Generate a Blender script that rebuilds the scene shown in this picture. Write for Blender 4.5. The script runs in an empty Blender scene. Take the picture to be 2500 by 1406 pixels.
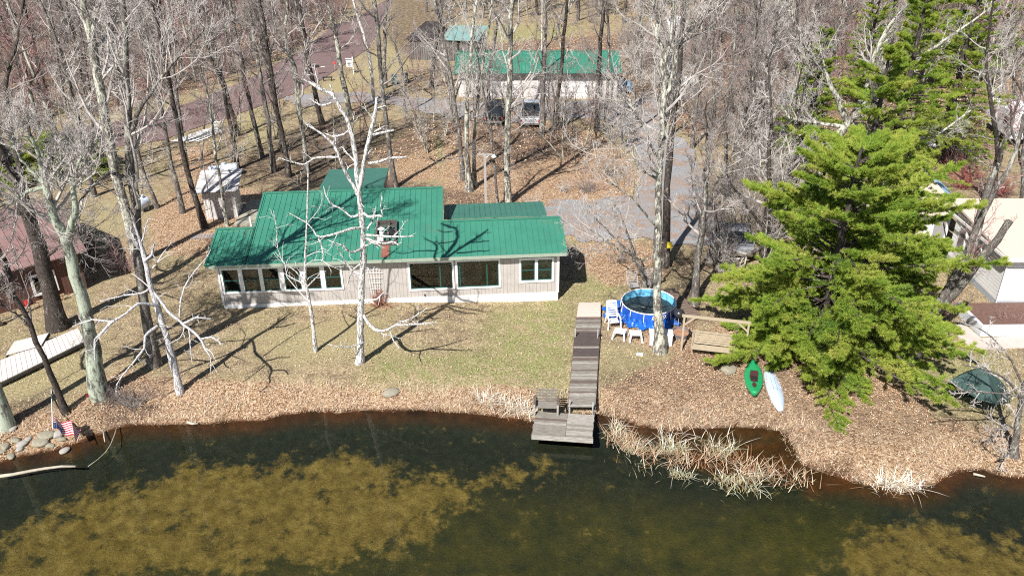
import bpy, math, random
import numpy as np
from mathutils import Vector, Matrix
R = math.radians
scene = bpy.context.scene
COL = scene.collection
# ---------------------------------------------------------------- camera, sky, sun
FPX = 1984.0; PITCH = R(27.6); ROLL = R(-0.6); CH = 21.0
def cam_axes():
    f = np.array([0, math.cos(PITCH), -math.sin(PITCH)]); r = np.array([1., 0, 0]); u = np.cross(r, f)
    c, s = math.cos(ROLL), math.sin(ROLL)
    return f, r*c+u*s, -r*s+u*c
CF, CR_, CU = cam_axes()
CC = np.array([0, 0, CH])
cam = bpy.data.cameras.new('camera'); camo = bpy.data.objects.new('camera', cam); COL.objects.link(camo)
camo.matrix_world = Matrix(((CR_[0], CU[0], -CF[0], 0), (CR_[1], CU[1], -CF[1], 0), (CR_[2], CU[2], -CF[2], CH), (0, 0, 0, 1)))
cam.sensor_width = 36.0; cam.lens = 36*FPX/2500; cam.clip_start = 0.5; cam.clip_end = 2000
scene.camera = camo
SUN_AZ, SUN_EL = 27.0, 46.0
world = bpy.data.worlds.new('World'); scene.world = world; world.use_nodes = True
wn = world.node_tree.nodes; wl = world.node_tree.links
bg = wn['Background']; sky = wn.new('ShaderNodeTexSky'); sky.sky_type = 'NISHITA'; sky.sun_disc = False
sky.sun_elevation = R(SUN_EL); sky.sun_rotation = R(180+SUN_AZ); sky.altitude = 400; sky.air_density = 1.0; sky.dust_density = 0.6
wl.new(sky.outputs[0], bg.inputs[0]); bg.inputs[1].default_value = 0.05
sl = bpy.data.lights.new('sun', 'SUN'); sl.energy = 5.0; sl.angle = R(0.53); sl.color = (1.0, 0.955, 0.90)
so = bpy.data.objects.new('sun', sl); COL.objects.link(so)
_d = Vector((math.sin(R(SUN_AZ))*math.cos(R(SUN_EL)), math.cos(R(SUN_AZ))*math.cos(R(SUN_EL)), -math.sin(R(SUN_EL))))
so.rotation_euler = _d.to_track_quat('-Z', 'Y').to_euler(); so.location = (-20, -20, 60)
scene.view_settings.view_transform = 'Standard'; scene.view_settings.look = 'None'
scene.view_settings.exposure = 0.62; scene.view_settings.gamma = 1.0
scene.render.engine = 'CYCLES'
scene.cycles.max_bounces = 6; scene.cycles.diffuse_bounces = 2; scene.cycles.glossy_bounces = 2
scene.cycles.transparent_max_bounces = 8; scene.cycles.transmission_bounces = 2
scene.cycles.use_denoising = False
scene.cycles.use_adaptive_sampling = True; scene.cycles.adaptive_threshold = 0.02
scene.cycles.pixel_filter_type = 'BLACKMAN_HARRIS'; scene.cycles.filter_width = 1.1
# ---------------------------------------------------------------- photo measurements -> world points
WZ = -0.70                                    # lake level
def ray(x, y):
    return CF*FPX + CR_*(x-1250) - CU*(y-703)
def at(x, y, z=0.0):
    d = ray(x, y); t = (z-CH)/d[2]; return CC + d*t
def aty(x, y, Y):
    d = ray(x, y); return CC + d*(Y/d[1])
SHORE_PX = [(-400,1190),(-150,1150),(0,1130),(60,1112),(130,1100),(200,1078),(280,1046),(340,1036),(420,1036),(500,1035),(560,1030),(640,1026),(700,1012),(760,1004),(830,1008),(900,1001),(960,1006),(1020,1001),(1100,1006),(1180,1012),(1240,1022),(1300,1026),(1350,1016),(1440,1012),(1500,1016),(1560,1040),(1640,1052),(1700,1046),(1800,1042),(1900,1050),(1935,1080),(1925,1115),(1960,1135),(2030,1160),(2090,1178),(2160,1192),(2230,1198),(2290,1180),(2330,1152),(2400,1146),(2440,1160),(2500,1168),(2700,1160),(3100,1170)]
SHORE = np.array([at(x, y, WZ)[:2] for x, y in SHORE_PX])
def shore_dist(X, Y):
    """signed distance to the waterline, positive on land"""
    P = np.stack([X, Y], -1)[..., None, :]
    A = SHORE[:-1]; B = SHORE[1:]; AB = B-A
    t = np.clip(((P-A)*AB).sum(-1)/(AB*AB).sum(-1), 0, 1)
    d = np.sqrt((((A+t[..., None]*AB)-P)**2).sum(-1)).min(-1)
    ys = np.interp(X, SHORE[:, 0], SHORE[:, 1])
    return np.where(Y > ys, d, -d)
def sst(a, b, x):
    t = np.clip((x-a)/(b-a), 0, 1); return t*t*(3-2*t)
def gheight(X, Y):
    X = np.asarray(X, float); Y = np.asarray(Y, float)
    d = shore_dist(X, Y)
    base = -0.30*sst(-9, 2, X)
    land = WZ + (base-WZ)*sst(-0.05, 2.4, d)**0.75
    bed = WZ - 0.30*sst(0, 1.5, -d) - 0.10*np.clip(-d, 0, 14)
    z = np.where(d > 0, land, bed)
    z = z + 0.025*np.sin(X*1.7+np.sin(Y*1.3)*1.5)*np.sin(Y*1.9+X*.4)*sst(0, 3, np.abs(d))*(1-sst(36, 43, Y))
    return z
def gz(x, y): return float(gheight(np.array([x]), np.array([y]))[0])
def atg(x, y, dz=0.0):
    z = 0.0
    for _ in range(4):
        p = at(x, y, z+dz); z = gz(p[0], p[1])
    return np.array([p[0], p[1], z])
# ---------------------------------------------------------------- materials
MATS = {}
def nmat(name):
    m = bpy.data.materials.new(name); m.use_nodes = True; MATS[name] = m
    nt = m.node_tree; return m, nt, nt.nodes, nt.links, nt.nodes['Principled BSDF']
def coords(nt, kind='Object'):
    n = nt.nodes.new('ShaderNodeTexCoord'); return n.outputs[kind]
def pos(nt):
    return nt.nodes.new('ShaderNodeNewGeometry').outputs['Position']
def noise(nt, vec, scale, detail=4, rough=.6, stretch=None):
    if stretch:
        mp = nt.nodes.new('ShaderNodeMapping'); mp.inputs['Scale'].default_value = stretch
        nt.links.new(vec, mp.inputs[0]); vec = mp.outputs[0]
    n = nt.nodes.new('ShaderNodeTexNoise'); n.inputs['Scale'].default_value = scale
    n.inputs['Detail'].default_value = detail; n.inputs['Roughness'].default_value = rough
    nt.links.new(vec, n.inputs['Vector']); return n.outputs['Fac']
def ramp(nt, fac, stops):
    r = nt.nodes.new('ShaderNodeValToRGB'); e = r.color_ramp.elements
    while len(e) < len(stops): e.new(.5)
    for i, (p, c) in enumerate(stops):
        e[i].position = p; e[i].color = (c[0], c[1], c[2], 1) if hasattr(c, '__len__') else (c, c, c, 1)
    nt.links.new(fac, r.inputs[0]); return r.outputs[0]
def mix(nt, fac, a, b, blend='MIX'):
    m = nt.nodes.new('ShaderNodeMix'); m.data_type = 'RGBA'; m.blend_type = blend
    for sock, v in ((m.inputs[0], fac), (m.inputs[6], a), (m.inputs[7], b)):
        if hasattr(v, 'is_linked') or isinstance(v, bpy.types.NodeSocket): nt.links.new(v, sock)
        elif hasattr(v, '__len__'): sock.default_value = (v[0], v[1], v[2], 1)
        else: sock.default_value = v if sock == m.inputs[0] else (v, v, v, 1)
    return m.outputs[2]
def math_(nt, op, a, b=0.0):
    m = nt.nodes.new('ShaderNodeMath'); m.operation = op
    for i, v in enumerate((a, b)):
        if isinstance(v, bpy.types.NodeSocket): nt.links.new(v, m.inputs[i])
        else: m.inputs[i].default_value = v
    return m.outputs[0]
def bump(nt, bsdf, h, dist=.02, strength=.6):
    b = nt.nodes.new('ShaderNodeBump'); b.inputs['Distance'].default_value = dist; b.inputs['Strength'].default_value = strength
    nt.links.new(h, b.inputs['Height']); nt.links.new(b.outputs[0], bsdf.inputs['Normal'])
def M(name, col, rough=.6, var=.25, scale=3., metallic=0., bumpd=0., stretch=None, dirt=None, emit=None, spec=.5):
    """plain surface with worn, uneven colour"""
    if name in MATS: return MATS[name]
    m, nt, N, L, b = nmat(name)
    v = coords(nt)
    f = noise(nt, v, scale, 5, .65, stretch); f2 = noise(nt, v, scale*9, 3, .6, stretch)
    f = math_(nt, 'ADD', math_(nt, 'MULTIPLY', f, .65), math_(nt, 'MULTIPLY', f2, .35))
    lo = tuple(c*(1-var) for c in col); hi = tuple(min(1, c*(1+var*.8)) for c in col)
    c = ramp(nt, f, [(.3, lo), (.5, col), (.7, hi)])
    if dirt:
        g = noise(nt, v, scale*.6, 6, .75); c = mix(nt, ramp(nt, g, [(.56, 0), (.74, .75)]), c, dirt)
    L.new(c, b.inputs['Base Color']); b.inputs['Roughness'].default_value = rough; b.inputs['Metallic'].default_value = metallic
    b.inputs['Specular IOR Level'].default_value = spec
    if bumpd: bump(nt, b, f, bumpd)
    return m
# ---------------------------------------------------------------- mesh helpers
def npmesh(name, V, quads=None, tris=None, mat=None, smooth=False, mats=None, midx=None):
    me = bpy.data.meshes.new(name)
    V = np.asarray(V, np.float32).reshape(-1, 3)
    q = np.zeros((0, 4), np.int32) if quads is None else np.asarray(quads, np.int32).reshape(-1, 4)
    t = np.zeros((0, 3), np.int32) if tris is None else np.asarray(tris, np.int32).reshape(-1, 3)
    me.vertices.add(len(V)); me.vertices.foreach_set('co', V.ravel())
    loops = np.concatenate([q.ravel(), t.ravel()]); me.loops.add(len(loops)); me.loops.foreach_set('vertex_index', loops)
    starts = np.concatenate([np.arange(len(q))*4, len(q)*4+np.arange(len(t))*3]).astype(np.int32)
    me.polygons.add(len(starts)); me.polygons.foreach_set('loop_start', starts)
    try: me.polygons.foreach_set('loop_total', np.concatenate([np.full(len(q), 4), np.full(len(t), 3)]).astype(np.int32))
    except Exception: pass
    if midx is not None: me.polygons.foreach_set('material_index', np.asarray(midx, np.int32))
    me.update(calc_edges=True); me.validate()
    me.polygons.foreach_set('use_smooth', np.full(len(me.polygons), bool(smooth)))
    for m in (mats or [mat]):
        if m: me.materials.append(m)
    return me
class MB:
    def __init__(s): s.v = []; s.f = []; s.mi = []; s.cur = 0
    def add(s, vs, fs):
        o = len(s.v); s.v += [tuple(float(c) for c in p) for p in vs]
        s.f += [tuple(i+o for i in f) for f in fs]; s.mi += [s.cur]*len(fs); return s
    def box(s, x0, x1, y0, y1, z0, z1, M4=None):
        vs = [Vector((x, y, z)) for z in (z0, z1) for y in (y0, y1) for x in (x0, x1)]
        if M4 is not None: vs = [M4 @ p for p in vs]
        return s.add(vs, [(0, 2, 3, 1), (4, 5, 7, 6), (0, 1, 5, 4), (2, 6, 7, 3), (0, 4, 6, 2), (1, 3, 7, 5)])
    def bar(s, a, b, w, h=None, up=(0, 0, 1)):
        """rectangular bar between two points"""
        a = Vector(a); b = Vector(b); d = (b-a); L = d.length; d.normalize(); h = h or w
        x = d.cross(Vector(up))
        if x.length < 1e-3: x = d.cross(Vector((1, 0, 0)))
        x.normalize(); y = x.cross(d)
        M4 = Matrix(((x[0], d[0], y[0], a[0]), (x[1], d[1], y[1], a[1]), (x[2], d[2], y[2], a[2]), (0, 0, 0, 1)))
        return s.box(-w/2, w/2, 0, L, -h/2, h/2, M4)
    def tube(s, pts, r, n=8, cap=True):
        pts = [Vector(p) for p in pts]; rs = r if hasattr(r, '__len__') else [r]*len(pts); o = []; prev = None
        for i, p in enumerate(pts):
            t = (pts[min(i+1, len(pts)-1)]-pts[max(i-1, 0)]).normalized()
            if prev is None: x = t.orthogonal().normalized()
            else:
                x = prev-t*prev.dot(t); x.normalize()
            prev = x; y = t.cross(x)
            o += [p+(x*math.cos(2*math.pi*k/n)+y*math.sin(2*math.pi*k/n))*rs[i] for k in range(n)]
        fs = [(i*n+k, i*n+(k+1) % n, (i+1)*n+(k+1) % n, (i+1)*n+k) for i in range(len(pts)-1) for k in range(n)]
        if cap: fs += [tuple(range(n))[::-1], tuple((len(pts)-1)*n+k for k in range(n))]
        return s.add(o, fs)
    def prism(s, poly, a, b, axis=0):
        """poly: 2D outline in the other two axes, extruded from a to b along axis"""
        n = len(poly)
        def P(t, q): return {0: (t, q[0], q[1]), 1: (q[0], t, q[1]), 2: (q[0], q[1], t)}[axis]
        vs = [P(a, q) for q in poly]+[P(b, q) for q in poly]
        return s.add(vs, [tuple(range(n))[::-1], tuple(n+i for i in range(n))]+[(i, (i+1) % n, n+(i+1) % n, n+i) for i in range(n)])
    def loft(s, secs, cap=True):
        n = len(secs[0]); vs = [p for sc in secs for p in sc]
        fs = [(i*n+k, i*n+(k+1) % n, (i+1)*n+(k+1) % n, (i+1)*n+k) for i in range(len(secs)-1) for k in range(n)]
        if cap: fs += [tuple(range(n))[::-1], tuple((len(secs)-1)*n+k for k in range(n))]
        return s.add(vs, fs)
    def build(s, name, mat, parent=None, smooth=False, bevel=0., loc=None, rotz=None):
        me = bpy.data.meshes.new(name); me.from_pydata(s.v, [], s.f)
        for m in (mat if isinstance(mat, (list, tuple)) else [mat]): me.materials.append(m)
        if isinstance(mat, (list, tuple)): me.polygons.foreach_set('material_index', s.mi)
        import bmesh
        bm = bmesh.new(); bm.from_mesh(me); bmesh.ops.recalc_face_normals(bm, faces=bm.faces); bm.to_mesh(me); bm.free()
        if smooth: me.polygons.foreach_set('use_smooth', [True]*len(me.polygons))
        o = bpy.data.objects.new(name, me); COL.objects.link(o)
        if parent: o.parent = parent
        if loc is not None: o.location = loc
        if rotz is not None: o.rotation_euler = (0, 0, rotz)
        if bevel:
            b = o.modifiers.new('bevel', 'BEVEL'); b.width = bevel; b.segments = 2; b.limit_method = 'ANGLE'; b.angle_limit = R(40)
        return o
def obj(name, me, parent=None, loc=None, rot=None, scale=None):
    o = bpy.data.objects.new(name, me); COL.objects.link(o)
    if parent: o.parent = parent
    if loc is not None: o.location = loc
    if rot is not None: o.rotation_euler = rot
    if scale is not None: o.scale = scale if hasattr(scale, '__len__') else (scale,)*3
    return o
def tag(o, label=None, cat=None, group=None, kind=None):
    if label: o['label'] = label
    if cat: o['category'] = cat
    if group: o['group'] = group
    if kind: o['kind'] = kind
    return o
def thing(name, label, cat, loc=(0, 0, 0), rotz=0., group=None):
    o = bpy.data.objects.new(name, None); COL.objects.link(o); o.empty_display_size = .3
    o.location = tuple(loc); o.rotation_euler = (0, 0, rotz); return tag(o, label, cat, group)
def dup(root, loc, rotz, label, group=None, scale=None):
    r = root.copy(); COL.objects.link(r); r.location = tuple(loc); r.rotation_euler = (0, 0, rotz); r['label'] = label
    if group: r['group'] = group
    if scale: r.scale = (scale,)*3 if not hasattr(scale, '__len__') else scale
    for ch in list(root.children):
        c = ch.copy(); COL.objects.link(c); c.parent = r
        for g in ch.children:
            d = g.copy(); COL.objects.link(d); d.parent = c
    return r
def dz(a, b):  # heading of the vector a->b
    return math.atan2(b[1]-a[1], b[0]-a[0])
def norm(a): return a/np.maximum(np.linalg.norm(a, axis=-1, keepdims=True), 1e-9)
# ---------------------------------------------------------------- ground
def pin(X, Y, poly, soft=0.6):
    """soft inside mask of a world polygon given in photo measurements"""
    P = np.array([at(x, y, -0.1)[:2] for x, y in poly]); n = len(P)
    inside = np.zeros(X.shape, bool); d2 = np.full(X.shape, 1e9)
    for i in range(n):
        a, b = P[i], P[(i+1) % n]
        c = ((a[1] > Y) != (b[1] > Y)); 
        with np.errstate(divide='ignore', invalid='ignore'):
            xi = (b[0]-a[0])*(Y-a[1])/(b[1]-a[1]+1e-12)+a[0]
        inside ^= c & (X < xi)
        ab = b-a; t = np.clip(((X-a[0])*ab[0]+(Y-a[1])*ab[1])/(ab@ab+1e-9), 0, 1)
        d2 = np.minimum(d2, (X-a[0]-t*ab[0])**2+(Y-a[1]-t*ab[1])**2)
    sd = np.where(inside, 1, -1)*np.sqrt(d2)
    return sst(-soft, soft, sd)
def axis(lo, hi, segs):
    return np.unique(np.concatenate([np.arange(a, b, s) for a, b, s in segs]+[[lo, hi]]))
gx = axis(-500, 500, [(-500, -60, 22), (-60, -26, 1.0), (-26, 26, .22), (26, 60, 1.0), (60, 500, 22)])
gy = axis(-30, 900, [(-30, 17, 4), (17, 46, .22), (46, 70, .5), (70, 170, 2), (170, 900, 40)])
GX, GY = np.meshgrid(gx, gy)
GZ = gheight(GX, GY)
near = (GY < 60)
def m_(polys, soft=.7):
    o = np.zeros(GX.shape)
    for p in polys: o = np.maximum(o, pin(GX, GY, p, soft))
    return o
SD = shore_dist(GX, GY)
leaf = m_([[(-200,1010),(160,1000),(300,900),(430,930),(560,930),(700,935),(1000,940),(1200,930),(1310,940),(1310,1030),(1000,1040),(-200,1200)],
           [(1400,960),(1480,930),(1700,830),(1760,780),(1900,800),(2250,960),(2300,1010),(2500,1040),(2700,1040),(2700,1190),(1950,1190),(1500,1060)],
           [(1080,330),(1180,250),(1480,330),(1560,420),(1540,480),(1330,500),(1090,520),(1080,440)],
           [(360,540),(460,440),(640,470),(640,560),(520,640),(380,620)],[(1390,600),(1520,560),(1650,640),(1600,690),(1480,690),(1410,640)],
           [(1480,770),(1700,770),(1720,850),(1600,850),(1500,800)],
           [(1090,300),(1180,250),(1480,330),(1500,400),(1300,420),(1120,400)],
           [(420,380),(500,350),(560,440),(440,440)],[(900,380),(1050,300),(1080,440),(960,450)],
           [(-500,300),(430,240),(750,110),(950,-60),(-500,-60)],[(1150,110),(1700,60),(3200,-50),(3200,380),(1700,330),(1550,250),(1150,110)]])
green = m_([[(900,860),(1180,860),(1200,760),(1400,700),(1410,930),(1180,940),(900,920)],[(1390,700),(1500,650),(1520,700),(1420,740)],[(1480,850),(1620,880),(1600,930),(1490,930)],
            [(930,340),(1130,330),(1120,420),(960,430)],[(1080,60),(1400,60),(1400,110),(1080,100)],[(2250,880),(2420,860),(2500,1000),(2300,1010)]], 1.4)
tan = m_([[(190,520),(330,460),(345,560),(215,590)],[(560,300),(640,265),(700,300),(660,370),(580,370)],[(730,240),(900,150),(940,90),(1010,160),(900,210),(760,270)],[(-60,900),(250,830),(240,950),(-60,1010)],[(1480,840),(1640,860),(1700,930),(1480,930)],[(1960,1060),(2300,1000),(2600,1040),(2600,1160),(2300,1150),(2100,1170),(1960,1120)],[(600,820),(900,780),(1000,860),(700,900)]], 1.2)
mulch = np.maximum(.75*m_([[(-500,300),(430,240),(750,110),(950,-60),(-500,-60)],[(1150,110),(1700,60),(3200,-50),(3200,380),(1700,330),(1550,250),(1150,110)]]), 0)
mulch = np.maximum(mulch, .9*pin(GX, GY, [(940,100),(960,-40),(1150,-40),(1120,60),(1010,150)], 1.5))
mulch = np.maximum(mulch, .5*pin(GX, GY, [(1480,870),(1700,830),(2250,960),(2500,1000),(2500,1060),(1950,1060),(1480,1000)], 1.))
mulch = np.maximum(mulch, m_([[(560,400),(760,300),(900,330),(1080,260),(1200,290),(900,430),(700,460),(600,450)],[(1150,300),(1400,300),(1440,360),(1200,420)],[(900,430),(1080,460),(1190,470),(1190,520),(1080,510)],[(1480,900),(1560,880),(1590,940),(1530,960),(1475,930)],[(1640,620),(1720,620),(1720,790),(1650,790)],[(240,960),(400,930),(380,1000),(230,1030)],[(-60,1020),(120,960),(130,1010),(-60,1060)]], .8))
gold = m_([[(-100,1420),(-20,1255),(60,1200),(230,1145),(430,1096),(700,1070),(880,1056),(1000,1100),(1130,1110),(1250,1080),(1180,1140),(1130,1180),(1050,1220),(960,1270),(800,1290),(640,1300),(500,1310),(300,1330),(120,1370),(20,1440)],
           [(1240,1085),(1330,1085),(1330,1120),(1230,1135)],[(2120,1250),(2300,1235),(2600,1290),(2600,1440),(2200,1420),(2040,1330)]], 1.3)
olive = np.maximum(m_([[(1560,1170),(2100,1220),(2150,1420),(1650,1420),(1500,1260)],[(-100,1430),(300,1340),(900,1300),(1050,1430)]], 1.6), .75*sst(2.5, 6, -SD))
marsh = m_([[(1680,1040),(1920,1040),(1935,1120),(1800,1130),(1690,1080)],[(1960,1110),(2080,1100),(2110,1170),(1980,1160)]], .4)
V = np.stack([GX, GY, GZ], -1).reshape(-1, 3); ny, nx = GX.shape
I = np.arange(ny*nx).reshape(ny, nx)
Q = np.stack([I[:-1, :-1], I[:-1, 1:], I[1:, 1:], I[1:, :-1]], -1).reshape(-1, 4)
m, nt, N, L, b = nmat('ground_cover')
P = pos(nt)
def attr(name):
    a = nt.nodes.new('ShaderNodeAttribute'); a.attribute_name = name; s = nt.nodes.new('ShaderNodeSeparateColor'); nt.links.new(a.outputs['Color'], s.inputs[0]); return s.outputs
A1, A2 = attr('cover'), attr('bed')
n_big = noise(nt, P, .35, 4, .6); n_mid = noise(nt, P, 1.6, 5, .7); n_fine = noise(nt, P, 11, 4, .75); n_vf = noise(nt, P, 34, 3, .7)
n_leaf = nt.nodes.new('ShaderNodeTexVoronoi'); n_leaf.inputs['Scale'].default_value = 15.0; L.new(P, n_leaf.inputs['Vector'])
n_leafc = nt.nodes.new('ShaderNodeSeparateColor'); L.new(n_leaf.outputs['Color'], n_leafc.inputs[0])
grass = ramp(nt, n_fine, [(.30, (.14, .10, .055)), (.45, (.35, .27, .16)), (.58, (.54, .44, .28)), (.72, (.74, .63, .44))])
gr2 = ramp(nt, n_fine, [(.30, (.12, .12, .04)), (.5, (.32, .31, .13)), (.7, (.54, .52, .28))])
brown = ramp(nt, n_fine, [(.3, (.08, .055, .04)), (.5, (.20, .145, .10)), (.7, (.36, .275, .20))])
grass = mix(nt, ramp(nt, n_mid, [(.44, 0), (.60, .7)]), grass, brown)
grass = mix(nt, ramp(nt, n_big, [(.40, .25), (.50, 0)]), grass, gr2)
gm = math_(nt, 'MULTIPLY', A1[1], ramp(nt, n_mid, [(.38, 0), (.55, 1)]))
c = mix(nt, gm, grass, gr2)
tanc = ramp(nt, n_fine, [(.3, (.20, .165, .08)), (.55, (.46, .39, .22)), (.72, (.62, .54, .33))])
c = mix(nt, A1[2], c, tanc)
leafc = ramp(nt, n_leafc.outputs[0], [(0, (.15, .085, .05)), (.25, (.35, .21, .125)), (.55, (.53, .35, .215)), (.8, (.64, .47, .315)), (1, (.76, .62, .47))])
leafc = mix(nt, ramp(nt, n_vf, [(.33, .75), (.5, 0)]), leafc, (.06, .035, .025))
lm = math_(nt, 'ADD', math_(nt, 'MULTIPLY', A1[0], 1.0), math_(nt, 'MULTIPLY', math_(nt, 'SUBTRACT', n_mid, .5), 2.2))
lm = math_(nt, 'ADD', lm, math_(nt, 'MULTIPLY', math_(nt, 'SUBTRACT', n_vf, .5), 1.2))
c = mix(nt, ramp(nt, lm, [(.45, 0), (.62, .9)]), c, leafc)
mc = ramp(nt, n_fine, [(.3, (.05, .035, .028)), (.55, (.14, .10, .08)), (.75, (.28, .20, .15))])
a3 = attr('wet')
c = mix(nt, math_(nt, 'MULTIPLY', a3[1], ramp(nt, n_mid, [(.3, 0), (.55, .85)])), c, mc)
# lake bed: weeds and sediment, with deep-water darkening put into the colour
bn = noise(nt, P, 1.1, 7, .72); bn2 = noise(nt, P, .45, 5, .65)
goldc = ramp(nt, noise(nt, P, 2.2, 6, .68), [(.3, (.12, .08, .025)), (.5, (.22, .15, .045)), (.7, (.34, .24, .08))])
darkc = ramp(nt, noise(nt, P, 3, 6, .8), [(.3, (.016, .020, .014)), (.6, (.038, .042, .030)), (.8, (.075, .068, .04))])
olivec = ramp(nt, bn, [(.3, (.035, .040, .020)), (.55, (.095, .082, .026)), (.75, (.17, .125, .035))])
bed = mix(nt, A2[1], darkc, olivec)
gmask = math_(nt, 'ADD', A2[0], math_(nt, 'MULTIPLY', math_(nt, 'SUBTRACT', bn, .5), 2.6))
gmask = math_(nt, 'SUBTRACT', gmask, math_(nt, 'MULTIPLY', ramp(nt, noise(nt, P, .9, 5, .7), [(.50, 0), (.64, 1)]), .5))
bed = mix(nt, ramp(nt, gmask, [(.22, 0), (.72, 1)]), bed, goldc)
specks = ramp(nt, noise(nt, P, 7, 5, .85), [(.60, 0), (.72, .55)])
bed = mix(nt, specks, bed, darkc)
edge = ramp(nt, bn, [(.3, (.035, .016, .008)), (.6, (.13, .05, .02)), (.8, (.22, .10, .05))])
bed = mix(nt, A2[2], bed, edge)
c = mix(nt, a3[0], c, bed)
L.new(c, b.inputs['Base Color']); b.inputs['Roughness'].default_value = .95; b.inputs['Specular IOR Level'].default_value = .1
hh = math_(nt, 'ADD', n_fine, math_(nt, 'MULTIPLY', n_vf, .6)); bump(nt, b, hh, .09, .9)
gm_ = npmesh('ground', V, quads=Q, mat=m, smooth=True)
def setattr_(name, r, g, bb):
    a = gm_.color_attributes.new(name, 'FLOAT_COLOR', 'POINT')
    arr = np.stack([r, g, bb, np.ones_like(r)], -1).astype(np.float32).reshape(-1); a.data.foreach_set('color', arr)
setattr_('cover', leaf, green, tan)
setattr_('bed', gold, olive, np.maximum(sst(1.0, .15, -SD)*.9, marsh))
setattr_('wet', np.maximum((SD < 0.12)*1.0, marsh*.9), mulch, SD*0)
ground = obj('ground', gm_); tag(ground, kind='structure')
# ---------------------------------------------------------------- lake surface
m, nt, N, L, b = nmat('lake_water')
P = pos(nt)
h = math_(nt, 'ADD', noise(nt, P, .9, 4, .6), math_(nt, 'MULTIPLY', noise(nt, P, 6, 3, .6), .12))
out = N['Material Output']; N.remove(b)
tr = N.new('ShaderNodeBsdfTransparent'); tr.inputs[0].default_value = (.80, .84, .76, 1)
gl = N.new('ShaderNodeBsdfGlossy'); gl.inputs['Roughness'].default_value = .035
bm_ = N.new('ShaderNodeBump'); bm_.inputs['Distance'].default_value = .012; bm_.inputs['Strength'].default_value = .5; L.new(h, bm_.inputs['Height']); L.new(bm_.outputs[0], gl.inputs['Normal'])
fr = N.new('ShaderNodeFresnel'); fr.inputs['IOR'].default_value = 1.33; L.new(bm_.outputs[0], fr.inputs['Normal'])
mx = N.new('ShaderNodeMixShader'); L.new(fr.outputs[0], mx.inputs[0]); L.new(tr.outputs[0], mx.inputs[1]); L.new(gl.outputs[0], mx.inputs[2]); L.new(mx.outputs[0], out.inputs[0])
wx = np.array([-500., 500.]); 
sx = np.concatenate([[-500], SHORE[:, 0], [500]]); 
me = npmesh('water', [(-500, -300, WZ), (500, -300, WZ), (500, 40, WZ), (-500, 40, WZ)], quads=[(0, 1, 2, 3)], mat=MATS['lake_water'])
tag(obj('water', me), kind='structure')
# ---------------------------------------------------------------- road and gravel driveway
def sheet(name, poly, mat, dz_, jit, seed, step=.35):
    rng = random.Random(seed); pts = []
    P = [atg(x, y)[:2] for x, y in poly]
    for i in range(len(P)):
        a, b_ = P[i], P[(i+1) % len(P)]; n = max(1, int(np.hypot(*(b_-a))/step))
        for k in range(n):
            t = k/n; q = a*(1-t)+b_*t; ph = (q[0]*.9+q[1]*.7)
            o = jit*(math.sin(ph*1.3)*.5+math.sin(ph*3.1+1)*.3+rng.uniform(-.6, .6)); pts.append((q[0]+o*.6, q[1]+o))
    import bmesh
    bm = bmesh.new(); vs = [bm.verts.new((x, y, 0)) for x, y in pts]; bm.faces.new(vs)
    bmesh.ops.triangulate(bm, faces=bm.faces)
    for _ in range(4):
        es = [e for e in bm.edges if e.calc_length() > 2.2]
        if not es: break
        bmesh.ops.subdivide_edges(bm, edges=es, cuts=1); bmesh.ops.triangulate(bm, faces=[f for f in bm.faces if len(f.verts) > 3])
    co = np.array([v.co[:] for v in bm.verts]); z = gheight(co[:, 0], co[:, 1])+dz_
    for v, zz in zip(bm.verts, z): v.co.z = zz
    me = bpy.data.meshes.new(name); bm.to_mesh(me); bm.free(); me.materials.append(mat)
    return tag(obj(name, me), kind='structure')
m, nt, N, L, b = nmat('red_asphalt'); P = pos(nt)
c = ramp(nt, noise(nt, P, 14, 4, .8), [(.3, (.10, .065, .062)), (.5, (.175, .115, .11)), (.72, (.27, .19, .18))])
c = mix(nt, ramp(nt, noise(nt, P, .5, 5, .7), [(.5, 0), (.75, .5)]), c, (.22, .16, .15)); L.new(c, b.inputs['Base Color']); b.inputs['Roughness'].default_value = .9
road_m = m
def leafmix(nt, P): return ramp(nt, noise(nt, P, 16, 3, .8), [(.3, (.12, .07, .05)), (.55, (.36, .24, .16)), (.75, (.55, .40, .30))])
m, nt, N, L, b = nmat('grey_gravel'); P = pos(nt)
c = ramp(nt, noise(nt, P, 22, 4, .85), [(.28, (.10, .10, .105)), (.5, (.27, .28, .295)), (.75, (.52, .54, .57))])
c = mix(nt, ramp(nt, noise(nt, P, .8, 7, .8), [(.44, 0), (.60, .85)]), c, leafmix(nt, P)); L.new(c, b.inputs['Base Color']); b.inputs['Roughness'].default_value = .95
bump(nt, b, noise(nt, P, 22, 3, .8), .04, .8)
gravel_m = m
sheet('road', [(-500,560),(-100,430),(120,372),(299,358),(400,343),(457,321),(568,284),(636,260),(713,232),(785,196),(869,140),(899,120),(925,75),(960,0),(985,-60),(960,-60),(943,0),(899,28),(860,50),(809,66),(749,118),(612,191),(553,218),(442,260),(278,299),(0,345),(-300,430),(-500,500)], road_m, .05, .12, 1, .8)
sheet('gravel_driveway', [(700,236),(830,226),(1000,238),(1120,250),(1300,246),(1520,250),(1600,232),(1700,210),(1712,225),(1640,262),(1600,300),(1660,330),(1700,380),(1725,450),(1760,520),(1790,560),(1740,600),(1650,592),(1560,588),(1470,586),(1400,580),(1380,545),(1335,545),(1325,512),(1340,492),(1400,484),(1470,488),(1545,488),(1562,445),(1556,390),(1530,340),(1490,300),(1400,288),(1250,300),(1120,290),(1000,268),(880,250),(720,262)], gravel_m, .05, .55, 2, .45)
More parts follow.
